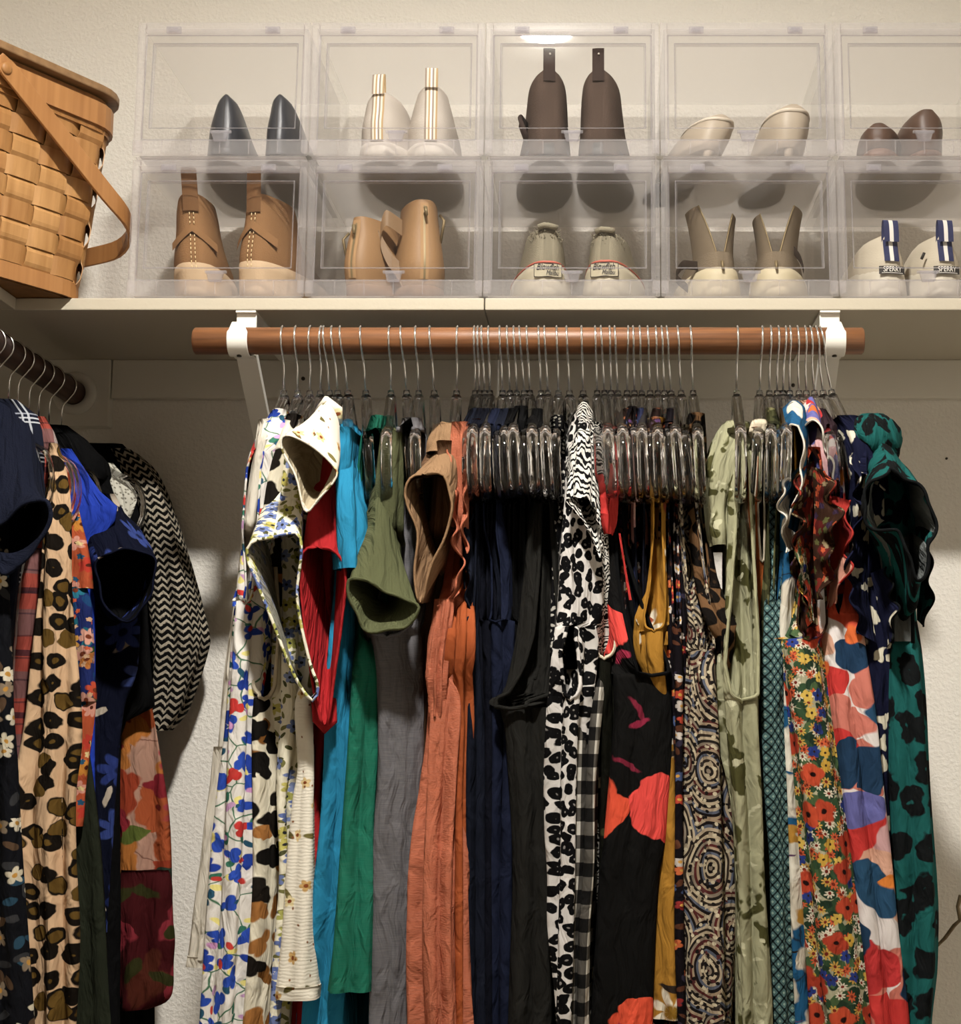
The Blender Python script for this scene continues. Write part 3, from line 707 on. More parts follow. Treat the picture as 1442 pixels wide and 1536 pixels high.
mw = [wood('splint_%s' % t, a, b, 2, .5, .5) for t, a, b in (('warm', '#8f6234', '#aa7c4a'), ('light', '#9c703f', '#b88b58'), ('deep', '#7d5428', '#97693a'))]
NR = 8; z_lo, z_hi = .024, .262; rp = (z_hi - z_lo) / NR
def ribbon(mb, pts, hw, th):
    "pts: (centre, outward normal, width dir)"
    rows = [[p + wv * hw + n * th, p + wv * hw, p - wv * hw, p - wv * hw + n * th] for p, n, wv in pts]
    return rows
ref = bpath(.15); q = resample(ref, NST * 12, True)
rb = random.Random(4)
for i in range(NR):
    z = z_lo + rp * (i + .5)
    pth = resample(bpath(z), NST * 12, True); n = len(pth); pts = []
    for j in range(n):
        a, b, c = pth[j - 1], pth[j], pth[(j + 1) % n]; t = c - a; t /= np.linalg.norm(t) + 1e-9
        nu, nn = -t[1], t[0]
        if nu * (b[0] + BL / 2) + nn * (b[1] + BWd / 2) < 0: nu, nn = -nu, -nn
        d = .0030 * math.cos(math.pi * (j / 12.0) + math.pi * i)
        d = math.copysign(min(abs(d) * 1.7, .0030), d)
        nv = (U * nu + NN * nn).normalized()
        wv = (Vector((0, 0, 1)) + nv * .10).normalized()
        pts.append((bw(b[0], b[1], z) + nv * d, nv, wv))
    pts.append(pts[0]); mb = MB(); mb.grid(ribbon(mb, pts, rp * .47, .0012), True)
    o = mb.build('weaver_splint', mw[rb.randrange(2)], bk, True)
    o.data.polygons.foreach_set('use_smooth', [False] * len(o.data.polygons))
for k in range(NST):
    pts = []
    for s in range(NR * 6 + 1):
        z = z_lo - .002 + (z_hi - z_lo + .004) * s / (NR * 6); pth = resample(bpath(z), NST * 12, True); j = k * 12
        a, b, c = pth[j - 1], pth[j], pth[(j + 1) % len(pth)]; t = c - a; t /= np.linalg.norm(t) + 1e-9
        nu, nn = -t[1], t[0]
        if nu * (b[0] + BL / 2) + nn * (b[1] + BWd / 2) < 0: nu, nn = -nu, -nn
        ph = (z - z_lo) / rp - .5
        d = -.0030 * math.cos(math.pi * (k + ph)) * 1.0
        nv = (U * nu + NN * nn).normalized(); tv = (U * t[0] + NN * t[1]).normalized()
        pts.append((bw(b[0], b[1], z) + nv * (math.copysign(min(abs(d) * 1.7, .003), d)), nv, tv))
    mb = MB(); mb.grid(ribbon(mb, pts, 0.0225, .0012), True, None, True, True); mb.build('stake_splint', mw[1 if k % 3 else 0], bk, False)
def band(name, z0, z1, off, th, mat):
    rows = []
    for z, o_ in ((z0, off), (z0, off + th), (z1, off + th), (z1, off)):
        rows.append([bw(a, b, z) for a, b in bpath((z0 + z1) / 2, o_)])
    rows.append(rows[0]); return MB().grid(rows, True).build(name, mat, bk, False)
m_rim = wood('rim_wood', '#916237', '#a87848', 2, .45, .5); m_lid = wood('lid_wood', '#735639', '#8c6d4b', 0, .5, .5)
band('base_band', .0, .024, .002, .004, m_rim)
band('rim_band', .258, .293, .004, .005, m_rim)
band('lower_rim_band', .250, .259, .003, .0035, mw[2])
band('inner_rim', .255, .304, -.005, .004, mw[2])
po = bpath(.306, .013); MB().prism([(0, 0)] * 0 or [(p[0], p[1]) for p in [(bw(a, b, 0).x, bw(a, b, 0).y) for a, b in po]], corner.z + .306, corner.z + .318, 'z').build('lid', m_lid, bk, False, .002)
po = bpath(.0, -.004); MB().prism([(bw(a, b, 0).x, bw(a, b, 0).y) for a, b in po], corner.z + .001, corner.z + .006, 'z').build('bottom_board', mw[2], bk, False)
# swing handle: pivots on both long sides and hangs past the end
zp = .278; grow = .03 * (zp / BHt) ** .8
up = -.195
hp = []
def hn(u, n, z, nu, nn): hp.append((bw(u, n, z), (U * nu + NN * nn).normalized()))
n_f = grow + .015; n_b = -BWd - grow - .015; ue = .075; ze = .105; rr = .07
for t in np.linspace(0, 1, 14): hn(up - .012 + (ue - rr - up + .012) * t, n_f - .008 * (t > .8) * (t - .8), zp + .012 - (zp + .012 - ze - .04) * t, 0, 1)
for a in np.linspace(80, 0, 8): hn(ue - rr + rr * math.cos(math.radians(a)), n_f - rr + rr * math.sin(math.radians(a)), ze + .04 * (a / 90) , math.cos(math.radians(a)), math.sin(math.radians(a)))
for t in np.linspace(.05, .95, 10): hn(ue, n_f - rr + (n_b - n_f + 2 * rr) * t, ze - .0 , 1, 0)
for a in np.linspace(0, -80, 8): hn(ue - rr + rr * math.cos(math.radians(a)), n_b + rr + rr * math.sin(math.radians(a)), ze + .04 * (-a / 90), math.cos(math.radians(a)), math.sin(math.radians(a)))
for t in np.linspace(1, 0, 14): hn(up - .012 + (ue - rr - up + .012) * t, n_b, zp + .012 - (zp + .012 - ze - .04) * t, 0, -1)
for _ in range(4):
    hp = [hp[0]] + [((hp[i - 1][0] + hp[i][0] * 2 + hp[i + 1][0]) / 4, (hp[i - 1][1] + hp[i][1] * 2 + hp[i + 1][1]).normalized()) for i in range(1, len(hp) - 1)] + [hp[-1]]
pts = []
for i, (p, n) in enumerate(hp):
    t = (hp[min(i + 1, len(hp) - 1)][0] - hp[max(i - 1, 0)][0]).normalized(); n = (n - t * n.dot(t)).normalized(); wv = t.cross(n)
    pts.append((p, n, wv))
mb = MB(); rows = ribbon(mb, pts, .0145, .0045)
for ends in (0, -1):
    c_ = sum(rows[ends], Vector()) / 4; rows[ends] = [c_ + (v - c_) * .72 for v in rows[ends]]
mb.grid(rows, True, None, True, True); mb.build('swing_handle', m_rim, bk, False, .001)
for nf, sg in ((n_f + .004, 1), (n_b - .004, -1)):
    c0 = bw(up, nf, zp); ax = NN * sg; e1 = U; e2 = Vector((0, 0, 1)); rows = []
    for r, h in ((.0085, -.002), (.0085, .002), (.006, .0035), (.0005, .004)): rows.append([c0 + ax * h + e1 * (r * math.cos(a)) + e2 * (r * math.sin(a)) for a in np.linspace(0, 2 * math.pi, 14, endpoint=False)])
    MB().grid(rows, True, None, False, True).build('rivet_peg', mw[0], bk)

# ------------------------------------------------------------------ hangers
HK = [(426,426,378),(446,446.6,400),(467,464.6,424),(483,480.5,443),(489,494,463),(501,506.5,478),(514,521.6,500),(544,548.7,539),(586,586.5,574),(604,610,599),(625.5,628,614),(647,651.4,640),(687,685,678),(712.7,713,697),(718,719,704),(724,727,712.5),(734,735,724),(751,754,737.5),(762,765,749),(772,775.5,763),(781,786.6,774),(791.5,795,791.6),(809,811.5,802),(818,822,811),(836,838,827),(851,854.5,862),(873,875,884),(893.5,896,894),(902.5,907,905.6),(915,917,916.6),(923,927,929),(942,941,939),(950,952,948),(960,963,959),(972,975.5,970),(984,987,983),(993,997,998),(1001,1007,1006),(1017,1022,1022),(1036,1040,1043),(1105.5,1105.5,1114),(1142,1140,1143),(1155,1154.5,1161),(1166.5,1166,1176),(1177,1175,1187),(1184,1185,1200),(1195.7,1199,1216),(1207,1210,1231),(1215.5,1222,1243),(1225,1235,1253),(1232,1248,1270)]
HX = [P(h[1], 560, RY).x for h in HK]
M_HOOK = M_CHROME
def hanger_path():
    "centre line of the clear hanger body in its own plane (side, height below the rod centre)"
    pts = [(0, -.082), (.012, -.088), (.05, -.104), (.11, -.130), (.165, -.154)]
    cx, cz, r = .182, -.207, .046
    arc = [(cx + r * math.cos(a), cz + r * math.sin(a)) for a in np.radians(np.linspace(75, -90, 10))]
    half = pts + arc + [(.09, -.2535)]
    return half + [(-x, z) for x, z in half[::-1] if x > 1e-6]
HP = hanger_path()
hp3 = [Vector((0, x, z)) for x, z in HP]
mbh = MB(); mbh.tube(hp3, .0046, 12, True, 1.6, up=(1, 0, 0)); mbh.tube([(0, 0, -.072), (0, 0, -.092)], [.0045, .0062], 10)
hook = [(0, (RR + .0016) * math.cos(a), (RR + .0016) * math.sin(a)) for a in np.radians(np.linspace(-25, 200, 22))]
hook = [(0, -y, z) for _, y, z in hook][::1]
hook = [(0, (RR + .0018) * math.cos(a), (RR + .0018) * math.sin(a)) for a in np.radians(np.linspace(-10, 215, 24))] + [(0, -.008, -.0235), (0, -.002, -.031), (0, 0, -.040), (0, 0, -.074)]
mbk = MB(); mbk.tube(hook, .00165, 8)
ME_BODY = ME_HOOK = None
def hanger(loc, yaw, label, tilt=0.0, grp='clear hangers on the main rod', sc=1.0):
    global ME_BODY, ME_HOOK
    t = thing('clothes_hanger', label, 'hanger', loc, grp)
    if ME_BODY is None:
        t.location = (0, 0, 0)
        b = mbh.build('hanger_body', M_ACRYL, t); k = mbk.build('hook', M_HOOK, t); ME_BODY, ME_HOOK = b.data, k.data
        t.location = loc
    else:
        b = bpy.data.objects.new('hanger_body', ME_BODY); k = bpy.data.objects.new('hook', ME_HOOK)
        for o in (b, k): C.objects.link(o); o.parent = t
    t.rotation_euler = (0, tilt, 0); b.rotation_euler = (0, 0, yaw); b.scale = (1, sc, 1)
    return t

# ------------------------------------------------------------------ cloth builders
rngc = random.Random(11)
def garment(name, label, cat, px, py, Y, grp=None):
    return thing(name, label, cat, P(px, py, Y), grp)
COVER = (0, 1, 2, 3, 4, 5, 6, 7, 9, 11, 12, 25, 26, 45, 46, 47, 49, 50)
def drape(t, name, mat, rows, h=None, gap=None, fold=(.004, .026), depth=None, nv=46, seed=None, trim=None, trimr=.0016, backx=None, nf=14, inner=None):
    """hanging cloth seen on its narrow side. rows: (py, xl, xr, front depth Y). gap: (py, xl, xr) opening in the front edge."""
    rnd = random.Random(seed if seed is not None else rngc.random())
    p1, p2, p3 = [rnd.uniform(0, 6.28) for _ in range(3)]
    rows = sorted(rows); A = np.array(rows, float); q = np.linspace(A[0, 0], A[-1, 0], nv)
    if gap:
        ge = max(x[0] for x in gap); gs_ = min(x[0] for x in gap); q = np.unique(np.concatenate([q, ge - np.array([22, 14, 9, 5, 2.5, 1, .2, -1.5, -8]), [gs_ + .5, gs_ + 6, gs_ + 14]])); q = q[(q >= A[0, 0]) & (q <= A[-1, 0])]; q = q[np.concatenate([[True], np.diff(q) > .4])]; nv = len(q)
    if gap:
        gq = np.array(sorted(gap), float)
    xl, xr, yf = (interp(A[:, 0], A[:, k], q) for k in (1, 2, 3))
    amp, wl = fold[0] * 1.35, fold[1]; R = []; UVs = []; eR = []; eL = []; IN = []; IU = []
    v0 = None; prevz = None; vv = 0
    for i, py in enumerate(q):
        if h is not None:
            if py < 648: yf[i] = min(yf[i], 2.062 - (py - 606) * .0037 if py < 632 else 1.965)
            elif h in COVER and py < 800: yf[i] = min(yf[i], 1.948)
        Y = yf[i]; L = P(xl[i], py, Y); Rr = P(xr[i], py, Y); z = L.z; xc = (L.x + Rr.x) / 2; hw = max((Rr.x - L.x) / 2, .002)
        if prevz is not None: vv += abs(z - prevz)
        prevz = z
        if h is not None: Yb = 2 * RY - Y; xb = 2 * HX[h] - xc if backx is None else backx; wb = min(hw, .012)
        else: Yb = Y + (depth or .05); xb = xc; wb = hw * .9
        d = min(.05, .7 * hw + .006, (Yb - Y) * .45)
        gl = gr = xc; open_ = False
        if gap and gq[0, 0] <= py <= gq[-1, 0]:
            a, b = np.interp(py, gq[:, 0], gq[:, 1]), np.interp(py, gq[:, 0], gq[:, 2])
            lw = gq[-2, 2] - gq[-2, 1]; seg_ = gq[-1, 0] - gq[-2, 0]
            if py > gq[-2, 0]:
                k_ = (py - gq[-2, 0]) / seg_; mid_ = (a + b) / 2; wd_ = lw * math.sqrt(max(0, 1 - k_ ** 2)); a, b = mid_ - wd_ / 2, mid_ + wd_ / 2
            gl, gr = P(a, py, Y).x, P(b, py, Y).x; open_ = b - a > .3
        def half(xg, xe, sg):
            pts = []; w_ = xe - xc
            u0 = math.asin(max(0, min(.97, (xg - xc) / w_))) / (math.pi / 2) if abs(w_) > 1e-6 else 0
            for k in range(nf + 1):
                u = u0 + (1 - u0) * k / nf
                pts.append((xc + w_ * math.sin(u * math.pi / 2), Y + d * (1 - math.cos(u * math.pi / 2)) - d * (1 - math.cos(u0 * math.pi / 2)) * (1 - k / nf)))
            for k in range(1, 9):
                a = k / 8; pts.append((xe + (xb + sg * wb - xe) * a, Y + d + (Yb - .008 - Y - d) * a))
            return pts
        rp_ = half(gr, Rr.x, 1); lp = half(gl, L.x, -1)
        line = lp[::-1]; back = [(xb, Yb)]
        # walk: right front -> back -> left front
        pts = rp_ + back + line
        arr = np.array(pts); seg = np.linalg.norm(np.diff(arr, axis=0), axis=1); s = np.concatenate([[0], np.cumsum(seg)])
        g0 = abs(gr - xc); s1 = s + g0; tot = s[-1]
        # arc measured from the front centre on both sides
        nr = len(rp_) ; sc = np.where(np.arange(len(pts)) <= nr, s1, -(tot - s + abs(gl - xc)))
        t_ = np.gradient(arr, axis=0); nrm = np.stack([t_[:, 1], -t_[:, 0]], 1); nrm /= np.linalg.norm(nrm, axis=1)[:, None] + 1e-9
        f = i / (nv - 1); am = amp * (.2 + .8 * min(1, f * 1.6))
        dsp = am * (np.sin(2 * math.pi * sc / wl + p1 + 1.1 * math.sin(2.1 * f + p3)) + .5 * np.sin(2 * math.pi * sc / (wl * .61) + p2 + 2.0 * f)) + amp * .25 * math.sin(17 * f + p2) * np.sin(sc * 60 + p3)
        arr2 = arr + nrm * dsp[:, None]
        if not (gap and open_):
            mid = (arr2[0] + arr2[-1]) / 2; arr2[0] = arr2[-1] = mid
        R.append([(a, b, z) for a, b in arr2]); UVs.append([(float(k), vv) for k in sc])
        if open_: eR.append(R[-1][0]); eL.append(R[-1][-1])
        if gap and inner and gq[0, 0] + 40 < py < gq[-1, 0] + 25:
            yi = Y + .022 + .03 * max(0, 1 - (py - gq[0, 0] - 40) / 120); xs = np.linspace(max(gl, gr - .05) if open_ else xc - .012, gr if open_ else xc + .012, 15); xs = xs + (xs - xs.mean()) * .5
            IN.append([(x, yi + .007 * math.sin(x * 330 + p1 + .6 * math.sin(py * .01)) - .010 * max(0, (py - gq[-1, 0] + 60) / 85), z) for x in xs]); IU.append([(x * 1.3 + .3, vv) for x in xs])
    mb = MB(); mb.grid(R, False, UVs)
    n = len(R[0]); k = (n - 1) // 2
    mb.f += [(j, j + 1, n - 2 - j, n - 1 - j) for j in range(k)]
    o = mb.build(name, mat, t)
    if len(IN) > 2: MB().grid(IN, False, IU).build('inside_layer', inner, t)
    if trim and len(eR) > 2:
        path = eR + ([tuple((np.array(eR[-1]) + np.array(eL[-1])) / 2 - np.array([0, 0, .003]))] if gap else []) + eL[::-1]
        MB().tube(path, trimr, 6).build('armhole_trim', trim, t)
    return o
def loft(t, name, mat, rings, n=52, steps=6, hem=None, hemr=.0015, bulge=0, fold=(0, .03), seed=1, cap=False):
    "cloth between outlines; each ring: (list of (px, py[, Y]), Y)"
    rnd = random.Random(seed); ph = rnd.uniform(0, 6)
    W = []
    for pts, Y in rings:
        p = [P(a[0], a[1], a[2] if len(a) > 2 else Y) for a in pts]; W.append(resample(smooth_closed(p), n, True))
    rows = []; uvs = []; K = len(W) - 1; v = 0
    for i in range(K * steps + 1):
        s = i / steps; j = min(int(s), K - 1); f = s - j
        r = W[j] * (1 - f) + W[j + 1] * f
        if bulge:
            c = r.mean(0); dv = r - c; r = c + dv * (1 + bulge * math.sin(math.pi * f))
        if fold[0]:
            c = r.mean(0); dv = r - c; ln = np.linalg.norm(dv, axis=1)[:, None] + 1e-9
            per = np.concatenate([[0], np.cumsum(np.linalg.norm(np.diff(r, axis=0), axis=1))])
            r = r + dv / ln * (fold[0] * np.sin(2 * math.pi * per / fold[1] + ph + 2 * f))[:, None]
        rows.append([tuple(p) for p in r])
        if i: v += float(np.linalg.norm(np.array(rows[-1]) - np.array(rows[-2]), axis=1).mean())
        per = np.concatenate([[0], np.cumsum(np.linalg.norm(np.diff(r, axis=0), axis=1))])
        uvs.append([(float(x), v) for x in per])
    # close with a duplicate seam column so the pattern stays continuous
    for r, u in zip(rows, uvs): r.append(r[0]); u.append((u[-1][0] + .01, u[-1][1]))
    o = MB().grid(rows, False, uvs, cap).build(name, mat, t)
    if hem: MB().tube(rows[-1][:-1], hemr, 6, True).build('hem', hem, t)
    return o
def smooth_closed(p):
    p = [np.array(tuple(x)) for x in p]; n = len(p); out = []
    for i in range(n):
        a, b, c, d = p[i - 1], p[i], p[(i + 1) % n], p[(i + 2) % n]
        for k in range(6):
            t = k / 6; out.append(.5 * ((2 * b) + (c - a) * t + (2 * a - 5 * b + 4 * c - d) * t * t + (3 * b - a - 3 * c + d) * t ** 3))
    return out
def sheet(t, name, mat, cols, nu=40, nv=10, wave=(0, 3), edge=None, seed=0, edger=.0014):
    "cloth strip between control lines; cols: list of lines, each a list of (px, py, Y); wave ripples the last line"
    Wl = [resample([P(*q) for q in c], nu) for c in cols]
    rows = []; uvs = []
    m = len(Wl)
    for j in range(nv + 1):
        s = j / nv * (m - 1); k = min(int(s), m - 2); f = s - k; r = Wl[k] * (1 - f) + Wl[k + 1] * f
        a = (j / nv) ** 1.5; ts = np.linspace(0, 1, nu)
        r = r.copy(); r[:, 1] += wave[0] * a * (np.sin(2 * math.pi * wave[1] * ts + seed) + .6 * np.sin(2 * math.pi * wave[1] * 1.63 * ts + 2.3 * seed + 1)); r[:, 0] += wave[0] * .5 * a * (np.cos(2 * math.pi * wave[1] * 1.21 * ts + seed * 1.7) + .6 * np.cos(2 * math.pi * wave[1] * .57 * ts + seed))
        rows.append([tuple(x) for x in r])
    L = np.concatenate([[0], np.cumsum(np.linalg.norm(np.diff(np.array(rows[0]), axis=0), axis=1))])
    wd = float(np.linalg.norm(np.array(rows[-1]) - np.array(rows[0]), axis=1).mean())
    uvs = [[(wd * j / nv + seed * .1, float(x)) for x in L] for j in range(nv + 1)]
    o = MB().grid(rows, False, uvs).build(name, mat, t)
    if edge: MB().tube(rows[-1], edger, 6).build('edging', edge, t)
    return o

# ------------------------------------------------------------------ fabrics
def F_(name, rough=.88, bump=(900, .2, .001)): return G(name, rough, bump, .07, 0, True)
K = {}
g = F_('white_cotton'); K['white'] = g.done(g.tone('#d9d2c4', 12, .12))
g = F_('tulip_print'); v = g.warp(g.uv, .012, 40); c = '#e6e1da'
c = g.stems(c, v, 27, '#4d7a5c', .034, 1); c = g.leaf(c, v, 44, ['#2d5a72', '#3f7a66', '#caa0c8', '#e8dd8a'], .34, 1.9, .9, 3)
c = g.leaf(c, v, 33, ['#1f45a8', '#2450b8', '#1c3f9a', '#c8322c', '#2450b8'], .50, 1.5, .95, 1, 3, lobes=.5); c = g.leaf(c, v, 38, ['#c53a30', '#d8a0d0', '#ece08a'], .25, 1.7, .45, 5); K['tulip'] = g.done(c)
g = F_('brush_spot_print'); v = g.warp(g.uv, .02, 35); c = '#e4dcc6'
c = g.leaf(c, v, 22, ['#8a5c28', '#a8733a'], .42, 1.3, .5, 4, 3); c = g.leaf(c, v, 24, ['#1c1916', '#241f1a'], .50, 1.25, .8, 1, 3, soft=24); K['spot'] = g.done(c)
def ditsy(nm, base, cols, lf, ce):
    g = F_(nm); v = g.warp(g.uv, .006, 60); c = g.leaf(base, v, 75, lf, .42, 2.4, .85, 2); c = g.leaf(c, v, 52, cols, .48, 1, .8, 1, 5, ce, .12, .45); return g.done(c)
K['ditsy'] = ditsy('ditsy_print', '#e9e3cd', ['#7484b4', '#8c9ac4', '#c8bf6a', '#a9a85c', '#6476ac'], ['#5d5f3e', '#7c7a4a'], '#3a3a40')
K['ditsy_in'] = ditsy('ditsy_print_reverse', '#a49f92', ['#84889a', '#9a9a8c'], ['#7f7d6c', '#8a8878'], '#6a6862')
g = F_('seersucker', .92); c = g.tone('#e9e2d2', 20, .1); v = g.warp(g.uv, .01, 30)
c = g.leaf(c, v, 26, ['#6b6238', '#7d7444'], .30, 2.6, .3, 2); c = g.leaf(c, v, 34, ['#d9c08c', '#c9a468', '#e3d3a4'], .30, 1, .35, 5, 5, '#8a4a20', .1); c = g.leaf(c, v, 48, '#8c5a34', .10, 1, .35, 8)
s_ = g.new('ShaderNodeTexWave'); s_.bands_direction = 'Y'; s_.inputs['Scale'].default_value = 75; s_.inputs['Distortion'].default_value = 5; g.put(s_.inputs['Vector'], g.uv)
b_ = g.new('ShaderNodeBump'); b_.inputs['Strength'].default_value = .3; b_.inputs['Distance'].default_value = .0005; g.put(b_.inputs['Height'], s_.outputs[1]); g.put(g.b.inputs['Normal'], b_.outputs[0]); K['seer'] = g.done(c)
K['red'] = cloth('red_jersey', '#a8141c', .15); K['turq'] = cloth('turquoise_jersey', '#1d88ae', .2); K['green'] = cloth('green_linen', '#13705a', .25, slub=.12)
K['greend'] = cloth('deep_green', '#0f5b4c', .2); K['olive'] = cloth('olive_linen', '#5d6044', .2, (600, .5, .0015)); K['grey'] = cloth('heather_grey', '#68666a', .3, slub=.35, sc=20)
K['grey2'] = cloth('dark_heather', '#3c3b3d', .3, slub=.2); K['tan'] = cloth('tan_rib', '#98795a', .2, (700, .6, .0015)); K['tan_in'] = cloth('tan_inside', '#715640', .2)
K['coral'] = cloth('coral_linen', '#b8694a', .3, (500, .5, .0015), slub=.15, sc=14); K['rust'] = cloth('rust_knit', '#a5521f', .25, slub=.08)
K['navy'] = cloth('navy_jersey', '#1a1e2b', .3); K['navy2'] = cloth('navy_blue_crepe', '#1d2338', .35); K['navy3'] = cloth('midnight_knit', '#12141f', .3); K['black'] = cloth('black_jersey', '#111112', .3)
K['charcoal'] = cloth('charcoal_chiffon', '#272623', .4); K['velvet'] = cloth('black_velvet', '#0c0c0d', .6, (500, .8, .003), .7, 60)
def leop(nm, base, ring, inner, sc, r0=.16, r1=.36, k=3, asp=1.0, wv=.012, rand=.85):
    g = F_(nm); v = g.warp(g.uv, wv, 45); v = g.vm('MULTIPLY', v, (1, asp, 1)); n = g.noise(v, sc * 1.3, 2)
    vo = g.vor(v, sc, 'F1', rand); d = g.m_('ADD', vo.outputs['Distance'], g.m_('MULTIPLY', g.m_('SUBTRACT', n, .5), .35)); rc = g.xy(vo.outputs['Color'])
    out = g.stp(r1, d, 22); inn = g.m_('MULTIPLY', g.stp(g.m_('MULTIPLY', rc[0], r0 * 1.6), d, 22), 1.0)
    c = g.mix(out, base, ring); c = g.mix(inn, c, inner); return g.done(c)
K['leo'] = leop('snow_leopard_print', '#d2cdc8', '#100f10', '#8d8884', 92, .08, .49, asp=.75)
K['leo_b'] = leop('brown_leopard_print', '#6f5236', '#16110d', '#3a2a1c', 40, .12, .50)
K['leo_c'] = leop('cream_leopard_print', '#d8b590', '#1e1812', '#6b5222', 37, .30, .47, rand=.75)
K['leo_t'] = leop('teal_leopard_print', '#1c5f5c', '#171a1b', '#205856', 28, .07, .42, asp=.75, wv=.03)
def zebra(nm, sc, k=9):
    g = F_(nm, .7); w_ = g.new('ShaderNodeTexWave'); w_.inputs['Scale'].default_value = sc; w_.inputs['Distortion'].default_value = k; w_.inputs['Detail'].default_value = 1.5; w_.inputs['Detail Scale'].default_value = 1.4
    w_.bands_direction = 'Y'; g.put(w_.inputs['Vector'], g.vm('MULTIPLY', g.uv, (2.2, 1, 1))); return g.done(g.mix(g.stp(.5, w_.outputs[1], 12), '#d6d2ca', '#0f0e0f'))
K['zebra'] = zebra('zebra_print', 34); K['zebra2'] = zebra('fine_zebra_print', 52, 14)
g = F_('dotted_print'); K['dots'] = g.done(g.leaf('#171618', g.uv, 150, '#c9c4ba', .4, 1.4, .75, 1))
g = F_('gingham'); x, y, _ = g.xy(g.uv); sq = .0165
a = g.m_('LESS_THAN', g.m_('FRACT', g.m_('DIVIDE', g.m_('ADD', x, 1.0), sq * 2)), .5); b = g.m_('LESS_THAN', g.m_('FRACT', g.m_('DIVIDE', y, sq * 2)), .5)
K['ging'] = g.done(g.ramp(g.m_('MULTIPLY', g.m_('ADD', a, b), .34), ['#cfcabf', '#5c5852', '#1b1a19']))
def floral(nm, base, layers, st=None, wv=.01):
    g = F_(nm); v = g.warp(g.uv, wv, 40); c = base
    if st: c = g.stems(c, v, *st)
    for L in layers: c = g.leaf(c, v, *L)
    return g.done(c)
K['blk_fl'] = floral('black_yellow_floral', '#17170f', [(24, ['#3a3a2c', '#4a4a30'], .4, 2.2, .5, 2), (30, ['#cfc9b4', '#c9b35a', '#3a4a9a'], .34, 1.2, .4, 1, 5, '#c9a03a', .12)])
K['blossom'] = floral('black_blossom_print', '#151413', [(9, '#7d2038', .20, 5.0, .45, 4), (8, ['#e0512a', '#e2463c', '#e0512a', '#d94a30'], .46, 1.5, .40, 2.6, 3, None, .1, .25, 60), (13, ['#8c2140', '#a02848'], .22, 3.0, .25, 7)], None, .02)
K['redstrap'] = cloth('red_crepe', '#c8322c', .15)
K['pinknavy'] = floral('navy_pink_colour_block', '#181a26', [(11, ['#c9a39c', '#2b2f4a', '#b98f8c'], .6, 1.5, .6, 2)], None, .03)
K['mustard'] = floral('mustard_floral', '#a87a26', [(9, ['#e0d8c4'], .30, 1.1, .28, 3, 7, '#8c6a1c', .10, .75), (14, '#3a2f28', .3, 5, .18, 5), (20, '#9a4a2c', .2, 1.6, .2, 7)])
K['darkfl'] = floral('dark_red_floral', '#181318', [(70, ['#5f3a28', '#3a3446'], .42, 2, .6, 2), (58, ['#b8452c', '#c9c0b8', '#8c2a28', '#4a5a80', '#c96a38'], .42, 1, .62, 1, 5, '#d0a04a', .12)])
K['brownfl'] = floral('brown_small_floral', '#2a1c18', [(80, ['#7a4a30', '#4a3a44', '#8a6a48'], .45, 2, .7, 2), (66, ['#c08a5a', '#7a2c28', '#9a8a80', '#553a60'], .42, 1, .6, 1, 5)])
g = F_('paisley_print'); v = g.warp(g.uv, .014, 16); vo = g.vor(g.vm('MULTIPLY', v, (1, .7, 1)), 17); d = vo.outputs['Distance']; rc = g.xy(vo.outputs['Color'])
bnd = g.m_('FRACT', g.m_('ADD', g.m_('MULTIPLY', d, 2.6), rc[0])); c = g.ramp(bnd, ['#8f8272', '#2c2622', '#b9aa90', '#3a3028', '#b0a088', '#5f6472', '#221c1c', '#a08c74', '#5a2a28'])
c = g.leaf(c, v, 95, ['#b8ab92', '#1e1a1a', '#5a3030', '#a89a82', '#3a3430'], .40, 1.5, .5, 2, 4); c = g.leaf(c, v, 150, ['#c6ba9f', '#231e1c'], .36, 1, .5, 4); K['paisley'] = g.done(c)
g = F_('sage_camo_print'); n = g.noise(g.vm('MULTIPLY', g.warp(g.uv, .03, 25), (1, .6, 1)), 32, 3); c = g.mix(g.stp(.45, n, 40), '#a09e80', '#4f4d2c'); n2 = g.noise(g.uv, 55, 2); K['sage'] = g.done(g.mix(g.stp(.37, n2, 40), c, '#c0bd9f'))
K['sage_p'] = cloth('sage_trim', '#a7a585', .1)
K['rustor'] = cloth('rust_orange_satin', '#a85a20', .2); K['cream'] = cloth('cream_satin', '#cfc3ac', .12)
K['olivefl'] = floral('olive_leaf_print', '#4a4a30', [(26, ['#8a8760', '#2e2f1e', '#6e6c48'], .48, 2.4, .85, 2)], None, .015)
g = F_('teal_lattice_print'); x, y, _ = g.xy(g.vm('MULTIPLY', g.uv, (100, 74, 1))); p = g.m_('PINGPONG', g.m_('ADD', x, y), .5); q = g.m_('PINGPONG', g.m_('SUBTRACT', x, y), .5)
c = g.mix(g.m_('LESS_THAN', g.m_('MINIMUM', p, q), .11), '#54706f', '#263536'); c = g.mix(g.m_('LESS_THAN', g.m_('ADD', p, q), .22), c, '#101818'); c = g.mix(g.m_('GREATER_THAN', g.m_('MINIMUM', p, q), .36), c, '#8ea398'); K['teal'] = g.done(c)
K['bird'] = floral('blue_bird_print', '#1d5a80', [(15, ['#d8d2c2', '#cfc6b4', '#d8d2c2'], .62, 1.5, .8, 1, 3), (17, ['#b98a34', '#d8d2c2', '#a87c2c'], .36, 2.0, .75, 1.4, 0, '#d8d2c2', .08), (26, ['#2a2420', '#6a4a6a'], .16, 5, .7, 3)], (14, '#2a2018', .02, 1), .02)
